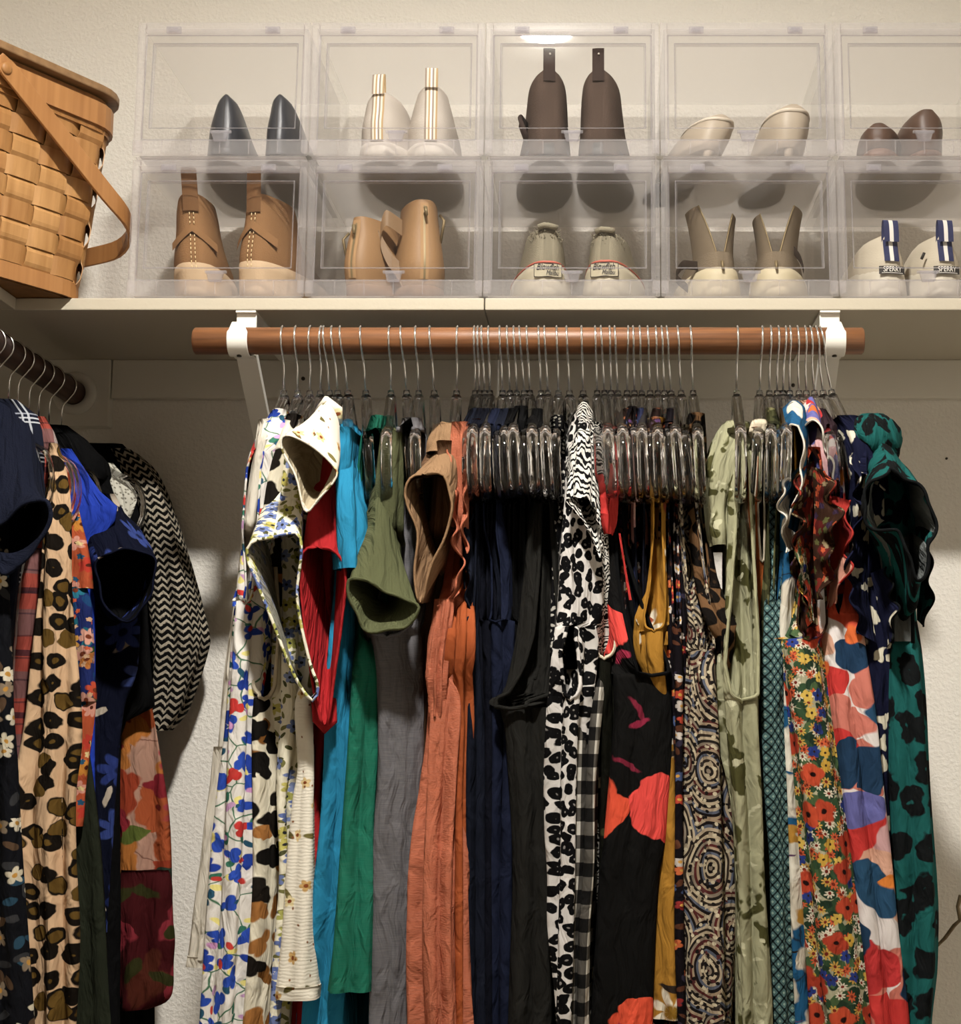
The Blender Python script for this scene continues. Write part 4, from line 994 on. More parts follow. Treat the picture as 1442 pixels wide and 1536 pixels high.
K['multi'] = floral('poppy_daisy_print', '#aaa68a', [(60, ['#3a5238', '#4d6340', '#2c4030'], .62, 1.4, .95, 7), (72, ['#3a5238', '#4d6340', '#2c4030'], .56, 1.6, .95, 5), (58, ['#d8cdb8', '#c9a04a', '#c85a2c'], .42, 1, .7, 9, 8, '#7a2c1c', .14, .6), (66, ['#d8cdb8', '#c85a2c', '#c9a04a', '#d8cdb8'], .42, 1, .75, 3, 8, '#7a2c1c', .14, .6), (44, ['#2a3a78', '#c9a23c', '#2c3f86', '#d0b050'], .38, 1, .5, 2, 5, '#3a2a20', .08), (24, ['#b8431f', '#c24a22', '#a83a1c'], .42, 1.1, .62, 1, 4, '#2a1614', .10, .25)])
K['multid'] = floral('poppy_ruffle_print', '#3a2418', [(40, ['#7a2a1c', '#8c3020', '#5a1c18'], .5, 1.2, .6, 5), (80, ['#8a7a5c', '#a84a24', '#3a2a40', '#5a5a34'], .42, 1, .7, 3, 5)])
g = F_('watercolour_petal_print'); v = g.warp(g.uv, .035, 22); c = '#e0d8d4'
c = g.leaf(c, v, 13, ['#c9a0a0', '#d8a890', '#c87868'], .66, 1.3, .9, 3, 4, soft=40); c = g.leaf(c, v, 12, ['#c4302a', '#d05030', '#b82c2c'], .58, 1.4, .75, 1, 3, soft=40); c = g.leaf(c, v, 15, ['#6a6aa4', '#2c5270', '#24405c'], .56, 1.6, .7, 6, soft=40); c = g.leaf(c, v, 20, ['#e0862c', '#d86a28'], .32, 1.5, .35, 8); K['water'] = g.done(c)
K['redchif'] = floral('red_chiffon_print', '#a52c22', [(14, ['#c8502c', '#7a1c1c', '#c9907c'], .5, 1.5, .6, 2)], None, .03)
K['navysp'] = floral('navy_spot_print', '#171a33', [(30, ['#cfc8b4', '#d6cfba'], .40, 1.6, .72, 2, 3)], None, .02)
K['greyin'] = cloth('grey_reverse', '#6f7270', .2); K['blackedge'] = cloth('black_overlock', '#17191a', .2)
# side rod fabrics
K['navyknit'] = cloth('navy_fleece', '#1c2030', .35, (500, .6, .002))
def plaid(nm, base, bands):
    g = F_(nm); x, y, _ = g.xy(g.warp(g.uv, .004, 30)); c = g.tone(base, 30, .3)
    for ax, per, w0, off, col, f in bands:
        m = g.m_('LESS_THAN', g.m_('FRACT', g.m_('DIVIDE', g.m_('ADD', y if ax else x, off + 2), per)), w0); c = g.mix(g.m_('MULTIPLY', m, f), c, col)
    return g.done(c)
K['plaidn'] = plaid('navy_white_plaid', '#1d2130', [(1, .055, .04, 0, '#c9ccd2', .9), (1, .055, .04, .006, '#c9ccd2', .9), (1, .055, .04, .012, '#a9adb8', .8), (0, .055, .05, 0, '#c9ccd2', .8), (0, .055, .05, .008, '#c9ccd2', .8)])
K['plaidr'] = plaid('red_grey_plaid', '#a34a3c', [(1, .085, .42, .02, '#6a6264', .65), (0, .085, .40, .01, '#6a6264', .5), (1, .085, .10, .05, '#2f2430', .8), (1, .03, .08, 0, '#3a2c34', .6), (0, .045, .07, 0, '#c9beb8', .5)])
K['folk'] = floral('folk_floral_print', '#22306a', [(44, ['#1f6a7c', '#2a5a30', '#1c4a78'], .48, 2, .85, 4), (30, ['#c9803a', '#d8a08c', '#c8502c', '#2a7a90', '#d9a24a'], .42, 1, .72, 1, 6, '#7a3a20', .12, .4), (75, ['#d8b08c', '#c85a30'], .36, 1.3, .5, 3, 5)])
K['folko'] = floral('orange_border_print', '#b8562c', [(36, ['#c9862c', '#d89a86', '#c23a24'], .5, 1.2, .85, 4, 6, '#5a2a1c', .12), (60, ['#2a5a78', '#e0c890'], .35, 1.3, .4, 3, 5)])
K['royal'] = cloth('royal_blue', '#1440b4', .15); K['oliveg'] = cloth('dark_olive', '#2e3226', .25)
K['navyfl'] = floral('navy_blue_bloom_print', '#12162a', [(18, ['#b9ab9c', '#c6b8a6'], .34, 3.4, .45, 4), (14, ['#3a4c8c', '#4a5c9c', '#2f4080'], .46, 1.1, .62, 1, 7, '#1c2448', .10, .5)])
g = F_('white_lace'); K['lace'] = g.done(g.mix(g.stp(.3, g.vor(g.uv, 160).outputs['Distance'], 8), '#d6d2c4', '#8c877a'))
K['kimono'] = floral('orange_red_bloom_print', '#b8907c', [(16, ['#b8742f', '#a0401f', '#ac562a'], .74, 1.3, .95, 1, 5, '#6a2018', .1, .2), (15, ['#4a5a2c', '#3a4a3c', '#5f6a30'], .46, 2.4, .5, 6), (20, ['#a8404a', '#8c2430', '#b85a5c'], .5, 1.4, .5, 9, 4)], (16, '#5a2418', .02, 2), .02)
K['kimonod'] = floral('dark_red_sheer_print', '#4a1418', [(12, ['#7a1f2c', '#8c2c38', '#5a2a1c'], .55, 1.4, .75, 3, 4), (18, ['#3a3a1c'], .4, 2.4, .35, 6)], None, .02)
g = F_('chevron_tweed', .95, (500, .5, .002)); x, y, _ = g.xy(g.uv); tri = g.m_('PINGPONG', g.m_('MULTIPLY', x, 1.0), .0080); zz = g.m_('FRACT', g.m_('DIVIDE', g.m_('ADD', y, g.m_('MULTIPLY', tri, .9)), .0112))
zz2 = g.m_('ADD', zz, g.m_('MULTIPLY', g.m_('SUBTRACT', g.noise(g.uv, 260, 2), .5), .6)); K['tweed'] = g.done(g.mix(g.stp(.47, zz2, 10), '#161514', '#b4aa98'))
K['bwfl'] = floral('black_cream_floral', '#14151a', [(44, ['#2c4a5c', '#5a4634', '#3a3a3c'], .46, 2, .7, 4), (36, ['#c9bfa8', '#d3c9b4', '#8a7a66'], .42, 1, .62, 1, 5, '#b98a3c', .12, .45)])

# ------------------------------------------------------------------ clothes on the main rod
GRP = 'clothes on the main rod'
HUSED = {}
def gm(h, name, label, cat='top', top=630):
    t = garment(name, label, cat, (HK[h][1] + HK[h][2]) / 2, top, 2.05, GRP); HUSED[h] = label; return t
def ext(rows, Y=None): return rows
t = gm(0, 'long_sleeve_top', 'plain white long-sleeved top, leftmost on the main rod', 'top')
drape(t, 'body', K['white'], [(628,384,408,2.03),(700,372,398,1.985),(850,352,382,1.985),(950,338,372,1.99),(1100,322,352,1.99),(1200,318,345,2.0)], 0, fold=(.003,.03))
drape(t, 'sleeve', K['white'], [(1120,318,346,1.985),(1300,296,334,1.985),(1440,278,316,1.985)], depth=.04, fold=(.002,.03))
drape(t, 'cuff', K['white'], [(1436,276,317,1.983),(1452,275,316,1.983)], depth=.044, fold=(.001,.03), nv=6)
t = gm(1, 'tulip_blouse', 'white blouse with blue and red tulip print, second from the left end', 'blouse')
drape(t, 'body', K['tulip'], [(612,406,428,2.05),(640,384,428,2.0),(690,368,418,1.97),(800,360,400,1.965),(930,344,384,1.955),(1000,340,381,1.95),(1100,335,378,1.95),(1300,318,376,1.95),(1536,302,364,1.95),(1640,295,360,1.95)], 1,
      [(676,378,380),(700,367,391),(760,364,388),(830,370,384),(900,372,376)], fold=(.004,.034), trim=K['tulip'], inner=K['tulip'])
t = gm(2, 'spot_print_top', 'cream sleeveless top with big black and brown brush spots', 'top')
drape(t, 'body', K['spot'], [(620,430,452,2.06),(660,414,442,2.0),(760,385,430,1.985),(900,362,425,1.985),(1040,360,424,1.97),(1100,362,418,1.965),(1300,370,418,1.965),(1536,352,404,1.965),(1640,345,400,1.965)], 2,
      [(850,382,415),(950,374,419),(1020,384,416),(1046,398,404)], fold=(.006,.04), trim=K['cream'], trimr=.0028, inner=K['spot'])
t = gm(3, 'ditsy_floral_blouse', 'cream blouse with tiny blue and yellow flowers and open cap sleeve', 'blouse')
R0 = [(432,690),(455,720),(458,850),(468,1000),(470,1045),(440,1000),(410,850),(408,740)]; R1 = [(410,806),(446,800),(452,830),(446,900),(464,990),(477,1030),(468,1051),(440,1010),(408,930),(384,870),(370,832),(380,812)]
loft(t, 'cap_sleeve', K['ditsy'], [(R0, 2.0), (R1, 1.90)], hem=K['ditsy'], hemr=.002, bulge=.04)
loft(t, 'sleeve_inside', K['ditsy_in'], [([(x * .96 + 17, y * .97 + 25) for x, y in R0], 2.0), ([(x * .96 + 17, y * .97 + 27) for x, y in R1], 1.904)], cap=True)
drape(t, 'body', K['ditsy'], [(650,425,455,2.03),(760,415,460,1.99),(900,412,465,1.985),(1060,408,470,1.96),(1130,411,452,1.955),(1200,411,438,1.955),(1300,415,440,1.955),(1450,408,432,1.955),(1640,385,425,1.955)], 3, fold=(.005,.03))
t = gm(5, 'seersucker_blouse', 'cream seersucker blouse with brown blossoms and a flared shoulder', 'blouse')
R0 = [(490,603),(510,640),(505,700),(485,740),(462,730),(452,680),(464,632)]; R1 = [(466,668),(503,702),(501,722),(478,748),(458,767),(444,715),(423,674),(428,653)]
loft(t, 'flared_sleeve', K['seer'], [(R0, 1.965), (R1, 1.885)], hem=K['seer'], hemr=.0013, bulge=.06)
loft(t, 'sleeve_inside', cloth('seersucker_reverse', '#b9ac92'), [([(x * .8 + 96, y * .8 + 142) for x, y in R0], 1.955), ([(x * .95 + 23, y * .97 + 22) for x, y in R1], 1.889)], cap=True)
MB().tube([P(478,618,2.0), P(490,604,1.99), P(506,616,1.985), P(508,636,1.985)], [.006,.009,.008,.005], 10).build('shoulder_knot', K['seer'], t)
drape(t, 'long_sleeve', K['seer'], [(880,462,478,1.965),(1000,456,474,1.95),(1060,441,464,1.942),(1150,446,466,1.94),(1200,438,467,1.938),(1300,428,469,1.935),(1400,420,471,1.932),(1484,410,474,1.93)], depth=.05, fold=(.002,.04))
drape(t, 'cuff', K['seer'], [(1482,408,476,1.927),(1502,409,475,1.927)], depth=.055, fold=(.001,.05), nv=6)
t = gm(6, 'red_tee', 'bright red top with a gaping cap sleeve', 'top')
R0 = [(500,632),(512,660),(512,720),(505,800),(498,900),(485,800),(478,700),(486,650)]; R1 = [(484,822),(506,830),(519,862),(513,930),(502,1010),(490,1090),(476,1060),(460,960),(451,870),(456,826)]
loft(t, 'cap_sleeve', K['red'], [(R0, 2.0), (R1, 1.91)], hem=K['red'], hemr=.002, bulge=.05)
drape(t, 'body', K['red'], [(640,488,508,2.05),(800,468,505,1.99),(1000,458,500,1.985),(1090,458,494,1.975),(1200,456,480,1.972),(1300,459,477,1.972),(1400,462,474,1.972),(1500,428,470,1.978),(1640,420,470,1.978)], 6, fold=(.004,.03))
MB().tube([P(474,1052,1.95), P(476,1080,1.935), P(488,1094,1.93), P(499,1082,1.935), P(498,1050,1.95)], .006, 10).build('knotted_hem', K['red'], t)
t = gm(7, 'turquoise_tee', 'turquoise short-sleeved top next to the red one', 'top')
drape(t, 'sleeve', K['turq'], [(632,508,530,2.04),(680,504,530,1.97),(740,500,536,1.925),(800,497,542,1.91),(852,499,543,1.905)], depth=.10, fold=(.003,.04))
drape(t, 'body', K['turq'], [(640,505,528,2.05),(860,500,528,1.975),(950,496,527,1.96),(1000,493,526,1.955),(1100,487,528,1.95),(1200,479,528,1.95),(1300,474,522,1.95),(1400,466,516,1.952),(1536,443,512,1.955),(1640,440,510,1.955)], 7, fold=(.006,.034))
t = gm(8, 'green_linen_top', 'emerald green linen top with a raw hem', 'top')
drape(t, 'body', K['green'], [(622,554,580,2.06),(660,541,582,2.0),(720,535,584,1.975),(850,531,582,1.98),(950,527,577,1.97),(1000,526,567,1.945),(1100,521,562,1.94),(1200,513,558,1.94),(1300,504,556,1.935),(1400,494,555,1.93),(1490,483,555,1.93)], 8,
      [(650,537,576),(800,537,577),(940,545,560),(962,550,554)], fold=(.004,.045), trim=K['greend'], inner=K['greend'])
t = gm(9, 'olive_linen_tee', 'olive green linen tee with a wide flared sleeve', 'top')
R0 = [(585,640),(600,665),(596,760),(590,850),(575,900),(563,820),(560,720),(572,665)]; R1 = [(564,757),(582,762),(592,800),(602,850),(596,905),(566,905),(547,850),(546,795)]; R2 = [(560,876),(600,897),(631,910),(612,935),(592,945),(548,943),(530,908),(522,868)]
loft(t, 'sleeve', K['olive'], [(R0, 2.03), (R1, 1.95), (R2, 1.89)], hem=K['olive'], hemr=.0022, fold=(.002,.05))
MB().tube([P(554,768,1.958), P(562,757,1.952), P(574,757,1.95), P(586,768,1.955)], .0016, 6).build('shoulder_seam', K['olive'], t)
drape(t, 'body', K['olive'], [(645,570,600,2.06),(760,560,600,2.0),(900,560,600,1.995),(1100,566,600,1.995),(1640,566,600,1.995)], 9)
t = gm(10, 'heather_grey_top', 'mid grey heathered linen top with a loose armhole', 'top')
drape(t, 'body', K['grey'], [(626,602,632,2.07),(660,594,640,2.0),(750,590,642,1.985),(900,562,634,1.975),(945,540,626,1.95),(1000,553,624,1.95),(1060,559,623,1.945),(1150,562,623,1.945),(1250,555,622,1.945),(1400,552,620,1.945),(1536,553,613,1.945),(1640,552,612,1.945)], 10,
      [(640,600,620),(700,594,628),(800,582,628),(930,550,620),(954,570,592)], fold=(.004,.05), trim=K['grey'], trimr=.0025, inner=K['grey'])
t = gm(11, 'tan_ribbed_top', 'tan ribbed top with a stacked ruffle shoulder', 'top')
R0 = [(663,632),(688,650),(692,720),(675,800),(655,900),(640,800),(640,720),(648,655)]; R1 = [(655,676),(682,670),(690,695),(684,780),(665,850),(645,790),(630,720)]; R2 = [(640,711),(665,712),(675,740),(678,765),(666,810),(646,850),(631,908),(622,860),(627,800),(612,760),(608,735),(618,715)]
loft(t, 'ruffle_sleeve', K['tan'], [(R0, 2.05), (R1, 1.97), (R2, 1.895)], hem=K['tan'], hemr=.0018)
loft(t, 'sleeve_inside', K['tan_in'], [([(x, y + 8) for x, y in R0], 2.05), ([(x * .96 + 26, y * .97 + 27) for x, y in R2], 1.902)], cap=True)
drape(t, 'upper_tier', K['tan'], [(634,655,684,2.03),(650,645,688,1.965),(676,636,690,1.95)], depth=.08, fold=(.002,.04), nv=12)
drape(t, 'body', K['tan_in'], [(660,650,684,2.06),(800,640,684,2.0),(950,618,652,1.99),(1020,620,652,1.99),(1200,616,650,1.99),(1640,610,650,1.99)], 11)
t = gm(12, 'coral_ruffle_blouse', 'coral linen blouse with ruffled shoulder and gathered waist', 'blouse')
drape(t, 'body', K['coral'], [(632,680,704,2.06),(700,676,702,2.0),(860,668,700,1.985),(905,656,696,1.95),(1000,643,690,1.945),(1060,645,692,1.94),(1150,639,686,1.935),(1200,634,686,1.935),(1300,620,690,1.93),(1400,614,692,1.93),(1536,614,698,1.93),(1640,610,700,1.93)], 12, fold=(.006,.024))
sheet(t, 'ruffle', K['coral'], [[(698,640,2.0),(700,720,1.98),(698,800,1.975),(694,870,1.965),(676,905,1.955)], [(676,650,1.96),(676,720,1.94),(684,800,1.935),(690,860,1.93),(664,910,1.93)]], 60, 10, (.009, 4.5), K['coral'])
sheet(t, 'ruffle', K['coral'], [[(690,640,1.985),(692,700,1.97),(690,790,1.965)], [(702,650,1.95),(700,720,1.935),(696,830,1.93)]], 50, 8, (.007, 3), K['coral'], 2)
drape(t, 'smocked_band', K['coral'], [(898,652,680,1.935),(940,646,676,1.93),(1000,641,668,1.93),(1040,644,664,1.932),(1075,648,658,1.936)], depth=.02, fold=(.0025,.007), nv=30)
t = gm(13, 'rust_blouse', 'rust orange knit blouse beside the coral blouse', 'top')
drape(t, 'body', K['rust'], [(628,702,726,2.07),(700,696,716,2.0),(880,680,706,1.97),(950,676,710,1.925),(985,674,709,1.925),(1010,672,704,1.935),(1060,678,704,1.945),(1200,680,696,1.945),(1400,682,696,1.945),(1640,684,696,1.945)], 13, fold=(.005,.02))
def tank(h, name, label, mat, low, Y=1.985, w=12, cat='top', ah=930, trim=None, fold=(.004,.03), topdy=0):
    t = gm(h, name, label, cat); n, tp_ = HK[h][1], HK[h][2]; m = (n + tp_) / 2
    rows = [(612 + topdy * .5, m - w * .7, m + w * .7, 2.05), (624 + topdy * .5, tp_ - w, tp_ + w, 1.99), (634 + topdy, tp_ - w - 1, tp_ + w + 1, 1.962), (700 + topdy, tp_ - w, tp_ + w, 1.955), (760, tp_ - w - 1, tp_ + w + 1, Y)] + [(a, b, c, Y - .004 * (a > 900)) for a, b, c in low]
    gp = [(637 + topdy, tp_ - 5, tp_ + 5), (660 + topdy, tp_ - w + 4, tp_ + w - 4), (700, tp_ - w + 3, tp_ + w - 3), (800, tp_ - w + 4, tp_ + w - 4), (ah, tp_ - 2, tp_ + 2)]
    drape(t, 'body', mat, rows, h, gp, fold=fold, trim=trim or mat); return t
tank(14, 'navy_tank', 'plain dark navy top just right of the rust one', K['navy'], [(900,690,718),(1000,688,720),(1100,688,725),(1300,686,728),(1640,690,730)], 1.965, 13)
t = tank(15, 'navy_ruffle_blouse', 'dark navy blouse with ruffled front edge', K['navy3'], [(900,702,735),(1000,704,735),(1640,705,735)], 1.985)
sheet(t, 'ruffle', K['navy'], [[(712,760,1.98),(714,850,1.975),(715,940,1.975),(708,1000,1.97)], [(702,770,1.955),(700,860,1.95),(704,950,1.95),(700,1010,1.955)]], 50, 8, (.008, 4), K['navy'])
tank(16, 'navy_knit_top', 'midnight blue fine knit top among the navy tops', K['navy3'], [(900,718,745),(1100,720,748),(1640,720,746)], 1.98)
tank(17, 'navy_crepe_blouse', 'slightly brighter navy blue crepe blouse among the navy tops', K['navy2'], [(850,736,768),(1000,738,770),(1100,740,769),(1300,736,764),(1640,733,760)], 1.972, 13)
tank(18, 'navy_sleeveless_top', 'navy sleeveless top with satin strap, right of the brighter navy one', K['navy'], [(900,748,775),(1640,745,770)], 1.985)
tank(19, 'black_tank', 'black jersey top hanging first among the black ones', K['black'], [(900,758,782),(1640,752,780)], 1.985)
tank(20, 'black_knit_top', 'black knit top on a high clear hanger, second of the black ones', K['black'], [(900,768,790),(1640,764,790)], 1.98, 12, topdy=-8)
t = tank(22, 'black_velvet_top', 'black velvet top with a crinkled ruffled shoulder', K['velvet'], [(900,784,812),(1640,790,815)], 1.99)
sheet(t, 'ruffle', K['velvet'], [[(782,640,2.0),(800,622,1.99),(815,640,2.0),(820,690,1.98)], [(778,660,1.955),(796,640,1.95),(814,660,1.95),(816,710,1.95)]], 40, 8, (.006, 5), None)
t = gm(23, 'charcoal_tank', 'charcoal grey sleeveless top with a deep sweeping armhole', 'top')
drape(t, 'body', K['charcoal'], [(640,808,832,2.05),(750,798,834,1.975),(850,790,835,1.965),(950,776,836,1.955),(1030,754,836,1.95),(1058,744,836,1.945),(1080,754,836,1.945),(1150,762,834,1.945),(1300,768,832,1.945),(1450,764,828,1.945),(1640,755,826,1.945)], 23,
      [(690,812,828),(850,808,832),(950,800,834),(1000,786,833),(1040,764,826),(1060,748,756)], fold=(.004,.05), trim=K['charcoal'], trimr=.003, inner=K['charcoal'])
tank(21, 'black_camisole', 'narrow black camisole on a low hanger in front of the charcoal top', K['black'], [(900,798,818),(1640,800,815)], 2.0, 9, topdy=50)
t = gm(24, 'dotted_blouse', 'black blouse with tiny white specks left of the zebra print', 'blouse')
drape(t, 'body', K['dots'], [(622,828,846,2.06),(700,826,850,1.985),(800,828,850,1.975),(900,828,848,1.975),(1040,826,846,1.975),(1640,822,840,1.98)], 24, [(650,832,842),(690,830,840),(780,832,838)], fold=(.003,.02))
t = gm(25, 'snow_leopard_blouse', 'black and white leopard blouse with zebra striped shoulder drape', 'blouse')
drape(t, 'body', K['leo'], [(615,862,886,2.05),(680,850,888,1.975),(760,845,892,1.95),(830,838,898,1.935),(900,834,902,1.93),(1000,827,892,1.92),(1060,825,880,1.915),(1150,827,872,1.915),(1300,831,864,1.915),(1400,828,860,1.915),(1536,828,852,1.915),(1640,828,848,1.915)], 25,
      [(940,848,852),(980,840,868),(1020,840,870),(1046,852,860)], fold=(.005,.03), trim=K['leo'], trimr=.0028, inner=K['leo'])
loft(t, 'shoulder_drape', K['zebra'], [([(876,602),(890,620),(894,680),(880,720),(864,680),(862,625)], 2.03), ([(868,650),(886,662),(896,720),(884,760),(860,750),(850,690)], 1.95), ([(862,745),(886,752),(902,800),(900,835),(886,800),(866,770),(850,752)], 1.912)], fold=(.002,.02))
t = gm(26, 'zebra_blouse', 'crinkled black and white zebra print blouse', 'blouse')
drape(t, 'body', K['zebra2'], [(632,882,902,2.05),(700,880,904,1.975),(800,886,909,1.955),(900,888,912,1.955),(1000,886,908,1.96),(1640,878,898,1.975)], 26, fold=(.005,.018))
t = gm(27, 'gingham_blouse', 'black and white gingham blouse', 'blouse')
drape(t, 'body', K['ging'], [(650,893,905,2.06),(900,890,906,1.985),(1000,880,908,1.965),(1040,871,906,1.93),(1100,868,900,1.925),(1180,865,893,1.92),(1280,864,890,1.92),(1400,852,888,1.92),(1536,845,889,1.92),(1640,842,890,1.92)], 27, fold=(.005,.03))
t = gm(28, 'yellow_bloom_top', 'black sleeveless top with yellow and blue blooms and cream armhole trim', 'top')
drape(t, 'body', K['blk_fl'], [(636,900,918,2.05),(700,896,918,1.985),(850,888,926,1.98),(960,880,930,1.955),(985,879,928,1.95),(1060,882,928,1.945),(1150,886,928,1.95),(1300,888,922,1.955),(1640,885,916,1.955)], 28,
      [(665,900,912),(700,900,913),(850,894,924),(955,886,926),(986,904,908)], trim=K['cream'], trimr=.0022, inner=K['blk_fl'])
t = gm(29, 'red_strap_top', 'vivid red strap of a sleeveless top left of the black blossom dress', 'top')
drape(t, 'body', K['redstrap'], [(640,912,926,2.04),(665,906,926,1.965),(700,903,925,1.945),(760,905,921,1.942),(790,907,918,1.945),(800,909,916,1.947)], 29, [(690,912,919),(770,912,917)], fold=(.003,.02))
t = gm(30, 'blossom_dress', 'black sleeveless dress with large coral and orange blossoms', 'dress')
drape(t, 'body', K['blossom'], [(640,922,942,2.05),(720,915,944,1.985),(830,904,946,1.97),(900,900,965,1.96),(980,903,996,1.945),(1015,908,1006,1.94),(1060,912,1006,1.937),(1150,904,1006,1.935),(1250,892,1004,1.935),(1320,889,990,1.935),(1400,887,984,1.935),(1536,884,977,1.935),(1640,884,976,1.935)], 30,
      [(670,923,933),(760,922,936),(830,925,941),(900,940,962),(960,956,986),(1010,994,1000)], fold=(.004,.06), trim=K['black'], trimr=.0025, seed=5, inner=K['black'])
sheet(t, 'facing_edge', K['redstrap'], [[(928,800,1.955),(936,850,1.95),(944,900,1.948)], [(931,800,1.953),(939,850,1.948),(948,900,1.946)]], 16, 2)
tank(31, 'brown_print_top', 'dark brown top with fine floral print, left of the mustard top', K['brownfl'], [(800,932,950),(900,934,954),(1640,930,950)], 1.985, 9)
tank(32, 'dark_floral_top', 'dark floral top with pale pink strap near the mustard top', K['darkfl'], [(800,942,960),(900,944,966),(1640,940,965)], 1.985, 9, topdy=-6)
t = tank(33, 'navy_pink_top', 'navy top with pale pink colour blocks left of the mustard top', K['pinknavy'], [(850,950,978),(950,948,984),(1000,952,986),(1100,955,985),(1640,955,985)], 1.972, 10)
t = gm(34, 'mustard_blouse', 'mustard yellow sleeveless blouse with white flowers', 'top')
drape(t, 'body', K['mustard'], [(625,974,1000,2.06),(680,972,1003,1.985),(800,975,1002,1.96),(880,973,1005,1.95),(930,957,1005,1.945),(970,958,1004,1.94),(1010,966,1002,1.942),(1060,974,1006,1.955),(1150,982,1013,1.955),(1250,982,1014,1.952),(1400,976,1018,1.95),(1530,973,1029,1.95)], 34,
      [(650,980,994),(800,983,994),(880,978,998),(925,963,1000),(945,978,984)], fold=(.004,.035), trim=cloth('mustard_trim', '#a87a26'), seed=3, inner=K['mustard'])
tank(35, 'tiny_floral_camisole', 'dark camisole with tiny flowers right of the mustard straps', K['brownfl'], [(900,994,1010),(1640,995,1010)], 1.99, 9)
t = gm(36, 'dark_red_floral_dress', 'black dress with small red and white flowers right of the mustard top', 'dress')
drape(t, 'body', K['darkfl'], [(632,994,1014,2.06),(700,994,1016,1.985),(850,998,1026,1.97),(930,998,1031,1.95),(1000,1002,1031,1.947),(1100,1006,1029,1.947),(1250,1008,1025,1.947),(1400,1006,1027,1.947),(1536,1010,1030,1.947),(1640,1012,1032,1.947)], 36, [(660,1000,1010),(800,1004,1020),(920,1010,1022),(940,1015,1018)], trim=K['darkfl'])
tank(37, 'multicolour_camisole', 'dark multicolour floral camisole left of the paisley top', K['darkfl'], [(900,1006,1026),(1640,1010,1026)], 1.985, 9)
t = gm(38, 'paisley_blouse', 'beige and brown paisley sleeveless blouse', 'blouse')
drape(t, 'body', K['paisley'], [(636,1016,1036,2.05),(700,1011,1043,1.98),(850,1020,1054,1.965),(940,1028,1070,1.95),(985,1029,1080,1.945),(1040,1026,1086,1.94),(1150,1025,1096,1.94),(1250,1025,1103,1.94),(1350,1025,1108,1.94),(1450,1027,1106,1.94),(1536,1029,1104,1.94),(1640,1030,1100,1.94)], 38,
      [(665,1018,1034),(700,1018,1036),(850,1028,1050),(930,1042,1066),(975,1060,1070)], fold=(.005,.045), trim=K['paisley'], trimr=.002, inner=K['paisley'])
t = gm(39, 'brown_leopard_top', 'dark brown leopard print top with a loose shoulder edge', 'top')
drape(t, 'body', K['leo_b'], [(618,1034,1056,2.06),(680,1033,1060,1.99),(800,1040,1066,1.975),(880,1050,1078,1.96),(925,1062,1102,1.937),(943,1070,1107,1.932),(965,1078,1096,1.937),(1000,1078,1094,1.95),(1200,1080,1096,1.97),(1640,1080,1100,1.98)], 39, [(650,1037,1050),(750,1041,1053),(850,1054,1064),(880,1060,1063)], fold=(.004,.03), trim=K['leo_b'], inner=K['leo_b'])
t = gm(40, 'sage_blouse', 'sage green leaf-shadow print blouse with a draped shoulder', 'blouse')
drape(t, 'flutter_sleeve', K['sage'], [(630,1088,1126,2.05),(650,1074,1130,1.985),(700,1064,1112,1.96),(760,1061,1104,1.955),(800,1063,1102,1.95),(817,1067,1100,1.95)], depth=.10, fold=(.004,.035))
drape(t, 'body', K['sage'], [(640,1096,1126,2.04),(700,1090,1134,1.965),(800,1091,1134,1.95),(900,1089,1136,1.94),(1000,1083,1141,1.93),(1050,1079,1143,1.925),(1100,1083,1144,1.925),(1200,1094,1146,1.925),(1300,1101,1148,1.925),(1400,1103,1152,1.925),(1536,1104,1157,1.925),(1640,1104,1158,1.925)], 40,
      [(672,1106,1122),(700,1104,1124),(800,1102,1126),(900,1098,1129),(1000,1092,1134),(1035,1098,1132),(1050,1108,1122)], fold=(.005,.03), trim=K['sage_p'], trimr=.0025, inner=K['sage'])
t = gm(41, 'rust_satin_top', 'rust orange satin top with a cream facing beside the sage blouse', 'top')
drape(t, 'body', K['rustor'], [(640,1126,1150,2.05),(700,1123,1152,1.98),(800,1126,1154,1.975),(860,1132,1152,1.98),(950,1135,1152,1.985),(1640,1140,1156,1.99)], 41, [(660,1134,1149),(780,1138,1150),(840,1142,1148)], trim=K['cream'])
drape(t, 'facing', K['cream'], [(628,1130,1152,2.05),(648,1124,1154,1.985),(664,1130,1154,1.985)], 41, fold=(.001,.03), nv=14)
tank(42, 'olive_leaf_top', 'olive leaf print top between rust and teal garments', K['olivefl'], [(900,1140,1166),(1000,1138,1166),(1100,1140,1160),(1640,1145,1162)], 1.972, 11)
t = gm(43, 'teal_lattice_dress', 'teal and black lattice print dress', 'dress')
drape(t, 'body', K['teal'], [(640,1162,1182,2.05),(800,1150,1180,1.985),(950,1150,1178,1.955),(980,1146,1178,1.945),(1060,1147,1178,1.942),(1200,1151,1181,1.94),(1300,1159,1185,1.94),(1400,1161,1186,1.94),(1536,1163,1192,1.94),(1640,1165,1194,1.94)], 43, [(665,1170,1181),(760,1168,1178),(900,1164,1170)], fold=(.003,.03))
tank(44, 'mustard_vine_top', 'mustard and cream printed top tucked behind the blue bird print', K['mustard'], [(900,1172,1196),(1640,1180,1200)], 1.985, 10)
t = gm(45, 'bird_print_dress', 'blue dress with white and mustard birds and a rolled strap', 'dress')
